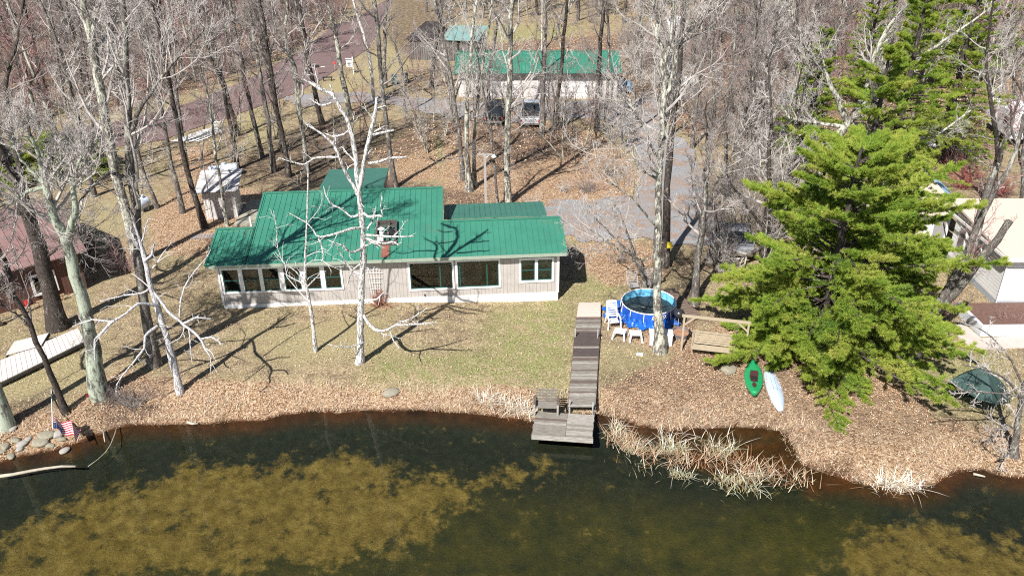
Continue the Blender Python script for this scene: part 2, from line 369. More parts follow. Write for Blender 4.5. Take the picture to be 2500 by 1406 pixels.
# ---------------------------------------------------------------- main house
def lined(name, col, period, axis_=0, depth=.4, rough=.6, var=.12, lw=.10, dirt=None, scale=2.):
    """boards or panels with narrow grooves along one object axis"""
    m, nt, N, L, b = nmat(name); v = coords(nt)
    s = N.new('ShaderNodeSeparateXYZ'); L.new(v, s.inputs[0])
    w = math_(nt, 'FRACT', math_(nt, 'DIVIDE', s.outputs[axis_], period))
    g = math_(nt, 'LESS_THAN', w, lw)
    f = noise(nt, v, scale, 6, .7); lo = tuple(c*(1-var) for c in col); hi = tuple(min(1, c*(1+var)) for c in col)
    c = ramp(nt, f, [(.3, lo), (.7, hi)])
    fl = math_(nt, 'FLOOR', math_(nt, 'DIVIDE', s.outputs[axis_], period)); wn_ = N.new('ShaderNodeTexWhiteNoise'); wn_.noise_dimensions = '1D'; L.new(fl, wn_.inputs['W'])
    c = mix(nt, .35*var*2, c, wn_.outputs['Value'], 'MULTIPLY') if var > .2 else c
    if dirt: c = mix(nt, ramp(nt, noise(nt, v, scale*2, 6, .8), [(.55, 0), (.75, .6)]), c, dirt)
    c = mix(nt, math_(nt, 'MULTIPLY', g, depth), c, tuple(x*.12 for x in col))
    L.new(c, b.inputs['Base Color']); b.inputs['Roughness'].default_value = rough
    hgt = math_(nt, 'SUBTRACT', 1.0, g); bump(nt, b, hgt, .02, .8)
    return m
siding = lined('beige_siding', (.435, .405, .378), .20, 0, .32, .8, .10, .07)
white_paint = M('white_paint', (.80, .79, .78), .5, .08, 3, dirt=(.42, .40, .36))
skirt_m = M('white_skirting', (.78, .78, .77), .6, .10, 1.6, dirt=(.40, .36, .30))
green_metal = M('green_metal_roof', (.048, .21, .145), .36, .16, .7, bumpd=.002, dirt=(.10, .19, .145), spec=.5)
green_dark = M('dark_green_paint', (.018, .085, .075), .45, .2, 4)
fascia_m = M('sage_fascia', (.30, .36, .29), .5, .12, 4)
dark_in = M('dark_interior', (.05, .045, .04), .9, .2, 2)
floor_in = M('interior_floor', (.20, .13, .08), .7, .3, 3)
m, nt, N, L, b = nmat('window_glass')
N.remove(b); tr = N.new('ShaderNodeBsdfTransparent'); tr.inputs[0].default_value = (.62, .66, .64, 1)
gl = N.new('ShaderNodeBsdfGlossy'); gl.inputs['Roughness'].default_value = .01; fr = N.new('ShaderNodeFresnel'); fr.inputs[0].default_value = 1.75
mx = N.new('ShaderNodeMixShader'); L.new(fr.outputs[0], mx.inputs[0]); L.new(tr.outputs[0], mx.inputs[1]); L.new(gl.outputs[0], mx.inputs[2]); L.new(mx.outputs[0], N['Material Output'].inputs[0])
glass = m
HA = R(3.6); HOx, HOy = -15.8, 37.68
house = thing('lake_house', 'long low lakeside house with green metal roof, beige siding and white skirting', 'house', (HOx, HOy, 0), HA)
def wall_with_holes(u0, u1, z0, z1, y, t, holes):
    mb = MB(); us = sorted({u0, u1, *[h[0] for h in holes], *[h[1] for h in holes]}); zs = sorted({z0, z1, *[h[2] for h in holes], *[h[3] for h in holes]})
    def hole(a, b_, c, d): return any(a >= h[0]-1e-6 and b_ <= h[1]+1e-6 and c >= h[2]-1e-6 and d <= h[3]+1e-6 for h in holes)
    for i in range(len(us)-1):
        for k in range(len(zs)-1):
            a, b_, c, d = us[i], us[i+1], zs[k], zs[k+1]
            if hole(a, b_, c, d): continue
            for yy in (y, y+t): mb.add([(a, yy, c), (b_, yy, c), (b_, yy, d), (a, yy, d)], [(0, 1, 2, 3)])
    for a, b_, c, d in holes+[(u0, u1, z0, z1)]:
        for p, q in (((a, c), (b_, c)), ((b_, c), (b_, d)), ((b_, d), (a, d)), ((a, d), (a, c))):
            mb.add([(p[0], y, p[1]), (q[0], y, q[1]), (q[0], y+t, q[1]), (p[0], y+t, p[1])], [(0, 1, 2, 3)])
    return mb
WIN = [(.64, 1.46, .98, 2.28), (1.68, 2.52, .98, 2.28), (2.72, 3.54, .98, 2.28), (3.82, 4.66, .98, 2.28), (4.90, 5.70, .98, 2.28), (5.94, 6.76, .98, 2.28),
       (10.42, 12.66, .72, 2.25), (12.95, 15.15, .72, 2.25), (16.36, 17.10, .97, 2.20), (17.26, 18.02, .97, 2.20)]
wall_with_holes(.45, 18.35, .2, 2.62, .45, .12, WIN).build('front_wall', siding, house)
def gable(u0, u1, v0, v1, z0, ve, ze, vr, zr, mat=siding, name='wall'):
    mb = MB(); back = ze
    for u in (u0, u1-.1):
        mb.prism([(v0, z0), (v1, z0), (v1, back-.1), (vr, zr-.12), (v0, 2.62)], u, u+.1, 0)
    mb.box(u0+.1, u1-.1, v1-.1, v1, z0, back-.12)
    return mb.build(name, mat, house)
siding_v = lined('beige_siding_side', (.435, .405, .378), .20, 1, .32, .8, .10, .07)
gable(.45, 2.2, .57, 4.5, -.45, 0, 2.75, 3.0, 3.44, siding_v, 'side_wall')
gable(12.0, 18.35, .57, 4.5, -.45, 0, 2.75, 3.0, 3.44, siding_v, 'side_wall')
gable(2.2, 12.0, .57, 8.8, -.45, 0, 3.0, 6.15, 4.22, siding_v, 'rear_wall')
mb = MB(); mb.box(.43, 18.37, .40, .46, -.60, .2); mb.box(18.34, 18.40, .46, 4.5, -.6, .2); mb.box(.40, .455, .46, 4.5, -.6, .2); mb.build('skirting', skirt_m, house)
MB().box(.6, 18.2, .6, 4.3, .12, .2).build('floor', floor_in, house)
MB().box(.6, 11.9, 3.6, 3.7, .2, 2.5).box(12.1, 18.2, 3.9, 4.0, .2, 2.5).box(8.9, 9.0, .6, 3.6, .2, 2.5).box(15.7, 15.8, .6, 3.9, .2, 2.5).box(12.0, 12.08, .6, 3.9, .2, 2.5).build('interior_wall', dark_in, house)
for x0, x1 in ((.38, .50), (18.30, 18.42)): MB().box(x0, x1, .405, .52, .2, 2.55).build('corner_trim', white_paint, house)
# windows: white casing, dark green sashes, glass
def window(u0, u1, z0, z1, kind, label=None):
    e = bpy.data.objects.new('window', None); COL.objects.link(e); e.parent = house; e.location = (u0, .45, z0)
    if label: e['label'] = label
    w, h = u1-u0, z1-z0
    f = MB(); t = .05
    for a in ((0, w, 0, t), (0, w, h-t, h), (0, t, t, h-t), (w-t, w, t, h-t)): f.box(a[0], a[1], -.012, .07, a[2], a[3])
    if kind == 'hung': f.box(t, w-t, -.018, .05, h*.48, h*.48+.05)
    if kind in ('slide', 'slide2'):
        s = w*.70; f.box(s, s+.06, -.018, .05, t, h-t)
        if kind == 'slide2': f.box(w*.02+t, w*.02+t+.05, -.016, .05, t, h-t)
    f.build('frame', green_dark, e)
    MB().box(t, w-t, .020, .026, t, h-t).build('glass_pane', glass, e)
    return e
for i, (a, b_, c, d) in enumerate(WIN):
    window(a, b_, c, d, 'hung' if (i < 6 or i > 7) else ('slide' if i == 6 else 'slide2'))
def casing(us, z0, z1, w=.10):
    mb = MB()
    """white boards round a run of windows: us = [(u0,u1),...]"""
    a, b_ = us[0][0]-w, us[-1][1]+w
    mb.box(a, b_, .405, .452, z1, z1+w); mb.box(a, b_, .395, .452, z0-w, z0)
    mb.box(a, us[0][0], .405, .452, z0, z1); mb.box(us[-1][1], b_, .405, .452, z0, z1)
    for (p, q), (r_, s) in zip(us[:-1], us[1:]): mb.box(q, r_, .405, .452, z0, z1)
    mb.build('window_casing', white_paint, house)
casing([w[:2] for w in WIN[:6]], .98, 2.28); casing([w[:2] for w in WIN[6:7]], .72, 2.25); casing([w[:2] for w in WIN[7:8]], .72, 2.25); casing([w[:2] for w in WIN[8:]], .97, 2.20, .12)
# curtains and odds and ends seen behind the glass
cur = M('grey_curtain', (.34, .32, .31), .9, .2, 5); wcur = M('white_curtain', (.75, .74, .72), .9, .06, 5)
def curtain(u0, u1, z0, z1, mat, v=.72):
    n = int((u1-u0)/.03); pts = [(u0+i*.03, v+.03*math.sin(i*1.1)) for i in range(n+1)]
    mb = MB(); mb.add([(x, y, z) for x, y in pts for z in (z0, z1)], [(2*i, 2*i+2, 2*i+3, 2*i+1) for i in range(n)]); return mb.build('curtain', mat, house)
curtain(12.02, 12.6, .75, 2.25, cur); curtain(13.0, 13.32, .75, 2.25, wcur); curtain(13.95, 14.25, .75, 2.25, cur); curtain(14.8, 15.12, .75, 2.25, cur)
MB().box(17.32, 17.98, .62, .64, 1.0, 2.1).box(16.42, 17.05, .62, .64, 1.78, 2.15).build('window_blind', wcur, house)
MB().box(2.78, 3.48, .62, .66, 1.0, 1.55).build('cardboard_panel', M('pale_panel', (.62, .62, .60), .7, .2, 6), house)
r_ = MB(); r_.tube([(6.36+.13*math.cos(k*R(30)), .60, 1.98+.13*math.sin(k*R(30))) for k in range(13)], .022, 6, False); r_.build('window_wreath', white_paint, house)
mb = MB(); mb.tube([(14.45, .95, .72), (14.75, .95, 1.05)], .03, 6); mb.box(12.0, 12.5, .9, 1.3, .7, .78); mb.build('indoor_table', M('tan_wood', (.45, .30, .17), .6, .2, 5), house)
# roof: one long front slope, the middle part carried up to a higher ridge
def roof_plane(u0, u1, v0, z0, v1, z1, name='roof', mat=green_metal, th=.07, per=.305, parent=house, cap=True, rib=.032):
    mb = MB(); L_ = math.hypot(v1-v0, z1-z0); nv = Vector((0, -(z1-z0), (v1-v0))).normalized()
    if nv.z < 0: nv = -nv
    def P(u, t, h): return (u, v0+(v1-v0)*t+nv.y*h, z0+(z1-z0)*t+nv.z*h)
    mb.add([P(u0, 0, 0), P(u1, 0, 0), P(u1, 1, 0), P(u0, 1, 0), P(u0, 0, -th), P(u1, 0, -th), P(u1, 1, -th), P(u0, 1, -th)],
           [(0, 1, 2, 3), (4, 5, 6, 7), (0, 1, 5, 4), (1, 2, 6, 5), (2, 3, 7, 6), (3, 0, 4, 7)])
    u = math.ceil(u0/per)*per
    while u < u1-.02:
        w = .022; mb.add([P(u-w, 0.001, 0.001), P(u+w, .001, .001), P(u+w*.4, 0.001, rib), P(u-w*.4, .001, rib), P(u-w, .999, 0.001), P(u+w, .999, .001), P(u+w*.4, .999, rib), P(u-w*.4, .999, rib)],
               [(0, 1, 2, 3), (4, 5, 6, 7), (1, 5, 6, 2), (2, 6, 7, 3), (3, 7, 4, 0)]); u += per
    if cap:
        mb.bar(P((u0), 1, .03), P((u1), 1, .03), .20, .05)
        for uu in (u0, u1): mb.bar(P(uu, 0, .01), P(uu, 1, .01), .10, .06)
    return mb.build(name, mat, parent)
Sx = .25
zf = lambda v: 2.75+Sx*v
rf = roof_plane(0, 2.0, 0, 2.75, 3.02, zf(3.02), 'roof')
rf = roof_plane(2.0, 12.2, 0, 2.75, 6.2, zf(6.2), 'roof'); main_roof = rf
roof_plane(12.2, 18.75, 0, 2.75, 3.02, zf(3.02), 'roof')
roof_plane(0, 2.0, 4.7, 2.72, 3.02, zf(3.02)-.01, 'rear_roof', cap=False); roof_plane(12.2, 18.75, 4.7, 2.72, 3.02, zf(3.02)-.01, 'rear_roof', cap=False)
roof_plane(2.0, 12.2, 9.0, 2.9, 6.2, zf(6.2)-.01, 'rear_roof', cap=False)
roof_plane(12.25, 18.2, 7.4, 2.75, 4.8, 2.95, 'porch_roof', M('weathered_shaded_green', (.05, .17, .13), .5, .15, 1), cap=False)
MB().box(18.0, 18.12, 7.2, 7.3, -.3, 2.7).box(12.4, 12.52, 7.2, 7.3, -.3, 2.7).box(15.2, 15.32, 7.2, 7.3, -.3, 2.7).build('porch_post', white_paint, house)
mb = MB(); mb.prism([(6.6, 3.95), (10.9, 3.95), (10.9, 4.0), (6.6, 4.42)], 5.1, 8.8, 0); mb.build('rear_dormer', M('weathered_shaded_green', (.05, .17, .13), .5, .15, 1), house); MB().box(5.2, 8.7, 8.82, 10.7, -.4, 3.945).build('rear_wing_wall', siding_v, house)  # rear dormer: shade of its turned-away slope put into a darker green
MB().box(9.0, 9.35, 6.75, 7.0, 3.6, 4.6).build('chimney_stack', M('brown_brick', (.16, .10, .08), .9, .3, 12), house)
mb = MB(); mb.box(0.01, 18.74, -.045, -.004, 2.58, 2.75); mb.build('fascia', fascia_m, house)
MB().box(.02, 18.73, -.003, .45, 2.60, 2.64).build('soffit', M('soffit_board', (.35, .34, .32), .7, .1, 3), house)
mb = MB()
for uu in (.012, 18.738): mb.prism([(0, 2.55), (3.0, 3.28), (3.0, 3.38), (0, 2.68)], uu-.02, uu+.02, 0)
mb.build('rake_board', fascia_m, house)
# wooden curb with an open flue standing on the front slope
mb = MB(); wd = M('dark_weathered_wood', (.085, .068, .06), .9, .35, 6, stretch=(1, 1, 4))
a, b_, v0, v1 = 8.62, 9.75, 1.1, 3.0
def zr(v, h=0): return zf(v)+h
for (x0, x1, y0, y1) in ((a, b_, v0, v0+.10), (a, b_, v1-.10, v1), (a, a+.10, v0+.1, v1-.1), (b_-.10, b_, v0+.1, v1-.1)):
    mb.add([(x, y, zr(y, h)) for h in (0, .22) for x, y in ((x0, y0), (x1, y0), (x1, y1), (x0, y1))], [(0, 1, 2, 3), (4, 5, 6, 7), (0, 1, 5, 4), (1, 2, 6, 5), (2, 3, 7, 6), (3, 0, 4, 7)])
mb.bar((a, 2.45, zr(2.45, .24)), (b_, 2.45, zr(2.45, .24)), .12, .05); mb.bar((9.3, 1.15, zr(1.15, .25)), (9.3, 2.9, zr(2.9, .25)), .10, .04)
cb = mb.build('chimney_frame', wd, house); cb['label'] = 'dark wooden frame round the flue on the front roof slope'
mb = MB(); mb.tube([(8.95, 1.9, zr(1.9)), (8.95, 1.9, zr(1.9)+.45)], .11, 12); mb.tube([(8.95, 1.9, zr(1.9)+.45), (8.95, 1.9, zr(1.9)+.55)], [.2, .05], 12); mb.box(8.74, 9.08, 1.25, 1.6, zr(1.3), zr(1.3)+.30); mb.build('flue_pipe', white_paint, house, smooth=False)
mb = MB(); mb.tube([(9.5, 2.0, zr(2.0)), (9.5, 2.0, zr(2)+.30)], .20, 12); mb.build('roof_vent', M('black_metal', (.02, .02, .02), .5, .2, 5), house)
mb = MB(); mb.add([(8.98, .12, zr(.12, .034)), (9.42, .12, zr(.12, .034)), (9.40, 1.09, zr(1.09, .034)), (9.0, 1.09, zr(1.09, .034))], [(0, 1, 2, 3)]); mb.build('rusty_flashing', M('rust_sheet', (.24, .085, .06), .8, .4, 5, stretch=(3, .6, 1)), house)
# trellis on the front wall
mb = MB()
for k in range(5):
    x = 8.52+(k-2)*.115; mb.bar((8.52+(k-2)*.085, .36, .02), (x+(k-2)*.05, .38, 2.1), .014, .014)
for k, z in enumerate((.45, .85, 1.2, 1.5, 1.8, 2.0)): w = .22+.05*k; mb.bar((8.52-w, .372, z), (8.52+w, .372, z), .014, .014)
mb.build('trellis', white_paint, house)
MB().box(12.3, 12.36, .38, .44, .9, 1.0).box(11.1, 11.15, .36, .44, .3, .4).build('outdoor_tap', M('black_metal', (.02, .02, .02), .5, .2, 5), house)
# ---------------------------------------------------------------- garage
gA = at(1120, 237, -.1); gB = at(1505, 237, -.1); gw = float(np.hypot(*(gB-gA)[:2])); ga = dz(gA, gB)
garage = thing('garage', 'long pale garage with green metal roof behind the tree clump', 'garage', (gA[0], gA[1], -.25), ga)
pale = M('pale_grey_stucco', (.60, .56, .545), .8, .16, 1.0, dirt=(.38, .33, .29))
GO = [(2.9, 5.7, 0.2, 2.35), (8.1, 9.25, .2, 2.25), (10.2, 14.0, .2, 2.4)]
wall_with_holes(0, gw, -.1, 2.75, 0, .15, GO).build('front_wall', pale, garage)
mb = MB()
for u in (0, gw-.12): mb.prism([(.15, -.1), (7.2, -.1), (7.2, 2.6), (3.7, 3.75), (.15, 2.7)], u, u+.12, 0)
mb.box(.12, gw-.12, 7.1, 7.2, -.1, 2.6); mb.build('side_wall', pale, garage)
roof_plane(-.35, gw+.35, -.5, 2.62, 3.7, 3.95, 'roof', green_metal, parent=garage, per=.4); roof_plane(-.35, gw+.35, 7.6, 2.6, 3.7, 3.94, 'rear_roof', green_metal, parent=garage, per=.4, cap=False)
MB().box(-.35, gw+.35, -.54, -.505, 2.40, 2.62).build('fascia', M('dark_fascia', (.05, .05, .045), .6, .2, 4), garage)
wd_ = lined('white_panel_door', (.74, .73, .72), .55, 2, .45, .5, .12, .05, dirt=(.5, .46, .42))
for i, (a, b_, c, d) in enumerate(GO):
    dd = MB().box(a+.02, b_-.02, .05, .10, c, d).build('door' if i == 1 else 'garage_door', wd_, garage)
    f = MB(); f.box(a-.09, a, -.02, .05, c, d); f.box(b_, b_+.09, -.02, .05, c, d); f.box(a-.09, b_+.09, -.02, .05, d, d+.09); f.build('frame', white_paint, dd)
# ---------------------------------------------------------------- plank shed behind the garage
def plank_shed():
    a, b_ = at(1000, 148, -.1), at(1118, 152, -.1); t = thing('plank_shed', 'dark old plank outbuilding with black hipped roof, left of the garage', 'shed', (a[0], a[1], -.2), dz(a, b_)); w = float(np.hypot(*(b_-a)[:2]))
    pk = lined('grey_planks', (.17, .155, .145), .28, 0, .9, .9, .45, .2); bk = M('black_shingles', (.028, .024, .024), .9, .3, 8)
    MB().box(0, w, 0, 5, 0, 2.6).build('wall', pk, t)
    mb = MB(); mb.add([(-.3, -.3, 2.6), (w*.66, -.3, 2.6), (w*.66, 5.3, 2.6), (-.3, 5.3, 2.6), (w*.25, 2.5, 4.3), (w*.5, 2.5, 4.3)], [(0, 1, 5, 4), (1, 2, 5), (2, 3, 4, 5), (3, 0, 4), (0, 1, 2, 3)]); mb.build('roof', bk, t)
    mb = MB(); mb.prism([(-.2, 2.62), (5.2, 3.4), (5.2, 3.46), (-.2, 2.7)], w*.67, w+2.6, 0); mb.build('metal_roof', M('teal_metal_roof', (.22, .38, .36), .4, .15, 2), t)
    MB().box(w+.01, w+2.4, .3, 4.9, 0, 2.6).build('rear_wall', pk, t)
plank_shed()
# ---------------------------------------------------------------- small shed with corrugated roof
def small_shed():
    b0, b1, b2 = at(505, 536), at(577, 532), at(583, 510)
    t = thing('small_shed', 'narrow grey board shed with corrugated metal lean-to roof', 'shed', (b0[0], b0[1], 0), dz(b0, b1)); w = 2.05; d = 1.8
    MB().prism([(0, 0), (d, 0), (d, 2.6), (0, 2.15)], 0, w, 0).build('wall', lined('weathered_boards', (.60, .575, .56), .16, 0, .5, .85, .19, .14), t)
    MB().box(1.15, 1.75, -.03, -.003, .08, 1.95).build('door', M('shed_door', (.52, .50, .49), .8, .15, 3), t)
    mb = MB(); n = 40; prof = []
    for i in range(n+1):
        y = -.45+(d+.85)*i/n; prof.append((y, 2.08+.235*(y+.1)+.22*y*0+.018*math.cos(i*math.pi/1.0)))
    vs = []; fs = []
    k = 44
    for j in range(k+1):
        x = -.35+(w+.7)*j/k; h = 0
        vs += [(x, -.45, 2.06+h), (x, d+.4, 2.70+h)]
    fs = [(2*j, 2*j+2, 2*j+3, 2*j+1) for j in range(k)]
    mb.add(vs, fs); r = mb.build('roof', lined('corrugated_roof', (.66, .64, .63), .15, 1, .55, .45, .25, .1, dirt=(.35, .30, .26)), t)
    sm = r.modifiers.new('thick', 'SOLIDIFY'); sm.thickness = .02
    nt = MATS['corrugated_roof']
    MB().bar((-.3, -.4, 2.02), (w+.3, -.4, 2.02), .05, .08).bar((-.3, d+.3, 2.62), (w+.3, d+.3, 2.62), .05, .08).build('beam', M('shed_beam', (.20, .18, .16), .9, .3, 6), t)
small_shed()
# ---------------------------------------------------------------- cabin with red roof, far left
def red_cabin():
    a, b_ = at(0, 668, 2.4), at(213, 612, 2.4); an = dz(a, b_)
    t = thing('red_roof_cabin', 'brown cabin with faded red metal roof behind two thick trunks', 'cabin', (b_[0], b_[1], 0), an)
    rm = M('faded_red_roof', (.255, .155, .145), .6, .22, 1.0, dirt=(.17, .115, .11))
    bw = lined('brown_board_wall', (.12, .055, .04), .2, 0, .6, .85, .2)
    # local: x negative to the left, y back; roof rises to the back
    roof_plane(-11.5, 0, 0, 2.4, 5.2, 3.55, 'roof', rm, parent=t, per=.40, cap=False, rib=.03); roof_plane(-11.5, 0, 10, 2.4, 5.2, 3.54, 'rear_roof', rm, parent=t, per=.4, cap=False)
    wall_with_holes(-11.2, -.4, -.3, 2.2, .5, .12, [(-2.9, -1.9, .55, 1.55)]).build('front_wall', bw, t)
    mb = MB(); mb.prism([(.62, -.3), (9.6, -.3), (9.6, 2.2), (5.2, 3.2), (.62, 2.2)], -.5, -.4, 0); mb.build('side_wall', lined('brown_side_wall', (.17, .08, .06), .2, 1, .6, .85, .2), t)
    MB().box(-11, -.5, 2.8, 2.9, -.2, 2.2).build('interior_wall', dark_in, t)
    w = MB()
    for x0, x1, z0, z1 in ((-3.02, -1.78, .43, .56), (-3.02, -1.78, 1.54, 1.67), (-3.02, -2.89, .56, 1.54), (-1.91, -1.78, .56, 1.54)): w.box(x0, x1, .40, .50, z0, z1)
    f = w.build('window_frame', white_paint, t); MB().box(-2.89, -1.91, .46, .47, .56, 1.54).build('glass_pane', glass, f)
    mb = MB()
    for x in (-3.0, -2.75, -2.5, -2.25, -2.0, -1.8): mb.box(x-.03, x+.03, -.1, -.05, -.3, .3)
    mb.box(-3.1, -1.7, -.12, -.03, .3, .36); mb.box(-3.1, -1.7, -.12, .45, -.34, -.3); mb.build('porch_rail', M('tan_wood', (.45, .30, .17), .6, .2, 5), t)
    mb = MB(); mb.box(-5.05, -4.93, -.95, -.83, -.3, 2.3); mb.box(-10, -4.9, -.92, -.86, 1.4, 1.5); mb.build('porch_post', M('grey_timber', (.36, .30, .24), .8, .25, 6), t)
    mb = MB(); mb.box(-9.5, -5.1, -1.15, -.75, .34, .40)
    for x in (-9.2, -7.4, -5.4): mb.box(x, x+.08, -1.05, -.85, -.3, .34)
    bl = mb.build('porch_bench', M('pale_grey_board', (.52, .51, .52), .7, .2, 4), t)
    mb = MB(); mb.box(0.1, 1.1, 3.2, 5.2, 1.0, 1.08)
    for y in np.linspace(3.25, 5.15, 8): mb.box(1.04, 1.08, y-.025, y+.025, 1.08, 1.85)
    for x in np.linspace(.15, 1.0, 5): mb.box(x-.02, x+.02, 5.12, 5.17, 1.08, 1.85)
    mb.box(1.02, 1.10, 3.2, 5.2, 1.85, 1.92); mb.box(.1, 1.1, 5.1, 5.2, 1.85, 1.92)
    for p in ((1.0, 3.25), (1.0, 5.1), (.15, 5.1)): mb.box(p[0], p[0]+.09, p[1], p[1]+.09, -.1, 1.0)
    mb.build('side_deck', M('dark_deck', (.10, .06, .045), .85, .3, 6), t)
    p = atg(68, 745); o = thing('red_bucket', 'red plastic bucket on the porch of the red roof cabin', 'bucket', p)
    mb = MB(); mb.tube([(0, 0, 0), (0, 0, .36)], [.15, .19], 14); mb.build('body', M('red_plastic', (.70, .02, .03), .4, .15, 5), o)
    mb = MB(); mb.tube([(.19*math.cos(a), .02, .34+.16*math.sin(a)) for a in np.linspace(0, math.pi, 9)], .008, 5); mb.build('handle', M('wire', (.4, .4, .4), .4, .1, 5, .8), o)
red_cabin()
# ---------------------------------------------------------------- white house on the right
def white_house():
    c0 = at(2430, 748, -.3)   # foot of the near left corner
    t = thing('white_house', 'white clapboard house with pale flat-pitched roofs at the right edge', 'house', (c0[0], c0[1], -.3), R(-2))
    clap = lined('white_clapboard', (.84, .84, .84), .19, 2, .40, .6, .05, .12); wr = M('pale_tan_roof', (.62, .52, .44), .75, .07, 1.2, dirt=(.58, .45, .38))
    MB().box(0, 9, 0, 5.9, .35, 3.0).build('wall', clap, t)
    MB().box(-.01, 9.01, -.01, 5.91, -.2, .35).build('foundation', M('blue_grey_concrete', (.36, .39, .43), .8, .15, 2), t)
    mb = MB(); mb.add([(x, y, z) for x, y, z in ((-.45, -.55, 3.0), (9.4, -.55, 3.0), (9.4, 6.3, 3.6), (-.45, 6.3, 3.6), (-.45, -.55, 3.12), (9.4, -.55, 3.12), (9.4, 6.3, 3.72), (-.45, 6.3, 3.72))], [(0, 1, 2, 3), (4, 5, 6, 7), (0, 1, 5, 4), (1, 2, 6, 5), (2, 3, 7, 6), (3, 0, 4, 7)]); mb.build('roof', wr, t)
    MB().box(-.47, 9.42, -.60, -.555, 2.92, 3.14).box(-.50, -.455, -.55, 6.2, 2.96, 3.10).build('fascia', white_paint, t)
    w = MB(); w.box(-.06, 0, 2.6, 3.5, 1.1, 2.4); f = w.build('window_frame', white_paint, t); MB().box(-.075, -.062, 2.7, 3.4, 1.2, 2.3).build('glass_pane', M('dark_glass', (.16, .12, .12), .08, .1, 2), f)
    w = MB(); w.box(-.06, 0, 4.4, 5.2, 1.1, 2.5); f = w.build('window_frame', white_paint, t); MB().box(-.075, -.062, 4.5, 5.1, 1.2, 2.4).build('glass_pane', MATS['dark_glass'], f)
    mb = MB()
    for x in (.5, 2.9): mb.box(x, x+.12, -.12, 0, 2.65, 2.85)
    mb.tube([(-.05, -.05, .1), (-.05, -.05, 2.9)], .035, 6); mb.build('downpipe', white_paint, t)
    # rear wing and left annex with their own roofs
    p = at(2240, 610, -.3); q = at(2303, 606, -.3)
    t2 = thing('white_annex', 'white annex with tan roof and blue tarp, left of the white house', 'outbuilding', (q[0], q[1], -.3), R(-2))
    MB().box(-5.5, 0, 0, 6.3, 0, 2.4).build('wall', white_paint, t2)
    mb = MB(); mb.add([(-6.0, -.6, 2.4), (.5, -.6, 2.4), (.3, 6.8, 3.2), (-6.0, 6.8, 3.2), (-6.0, -.6, 2.5), (.5, -.6, 2.5), (.3, 6.8, 3.3), (-6.0, 6.8, 3.3)], [(0, 1, 2, 3), (4, 5, 6, 7), (0, 1, 5, 4), (1, 2, 6, 5), (2, 3, 7, 6), (3, 0, 4, 7)]); mb.build('roof', wr, t2)
    MB().box(-.9, -.2, -.05, -.003, 0, 2.0).build('door', M('grey_door', (.30, .29, .29), .7, .1, 3), t2)
    mb = MB(); n = 8; g = [[(.35+i*.24, 1.0+j*.75-(i*.25), 2.35+.10*j-.22*i*i*.12+.06*math.sin(i*2.1+j*1.7)) for j in range(9)] for i in range(n)]
    vs = [p_ for r_ in g for p_ in r_]; mb.add(vs, [(i*9+j, (i+1)*9+j, (i+1)*9+j+1, i*9+j+1) for i in range(n-1) for j in range(8)])
    tp = mb.build('tarp', M('blue_grey_tarp', (.25, .36, .48), .55, .3, 3), t2, smooth=False)
    # raised planter with white retaining wall, concrete walk
    a, b_ = at(2392, 822, -.3), at(2700, 822, -.3); t3 = thing('planter', 'raised planting bed with white ribbed retaining wall before the white house', 'planter', (a[0], a[1], -.3), 0)
    W = 6.5; mb = MB(); mb.box(0, W, 0, .18, 0, .6); mb.box(0, .18, .18, 2.6, 0, .55)
    for i in range(38): mb.box(.05+i*.17, .10+i*.17, -.03, -.001, .04, .56)
    mb.build('retaining_wall', M('white_block', (.68, .72, .76), .7, .12, 2, dirt=(.4, .42, .44)), t3)
    MB().box(.18, W, .18, 2.6, 0, .5).build('soil', M('red_brown_soil', (.16, .09, .07), .95, .5, 9, bumpd=.05), t3)
    for nm, poly in (('concrete_walk', [(2312, 800), (2352, 792), (2395, 828), (2520, 820), (2560, 850), (2372, 852)]),):
        pts = [at(x, y, -.3) for x, y in poly]; mb = MB(); k = len(pts); vs = [(p[0], p[1], gz(p[0], p[1])+.06) for p in pts]+[(p[0], p[1], -.5) for p in pts]
        mb.add(vs, [tuple(range(k))]+[(i, (i+1) % k, k+(i+1) % k, k+i) for i in range(k)]); tag(mb.build(nm, M('pale_concrete', (.55, .48, .43), .85, .15, 2, dirt=(.36, .30, .26))), kind='structure')
white_house()
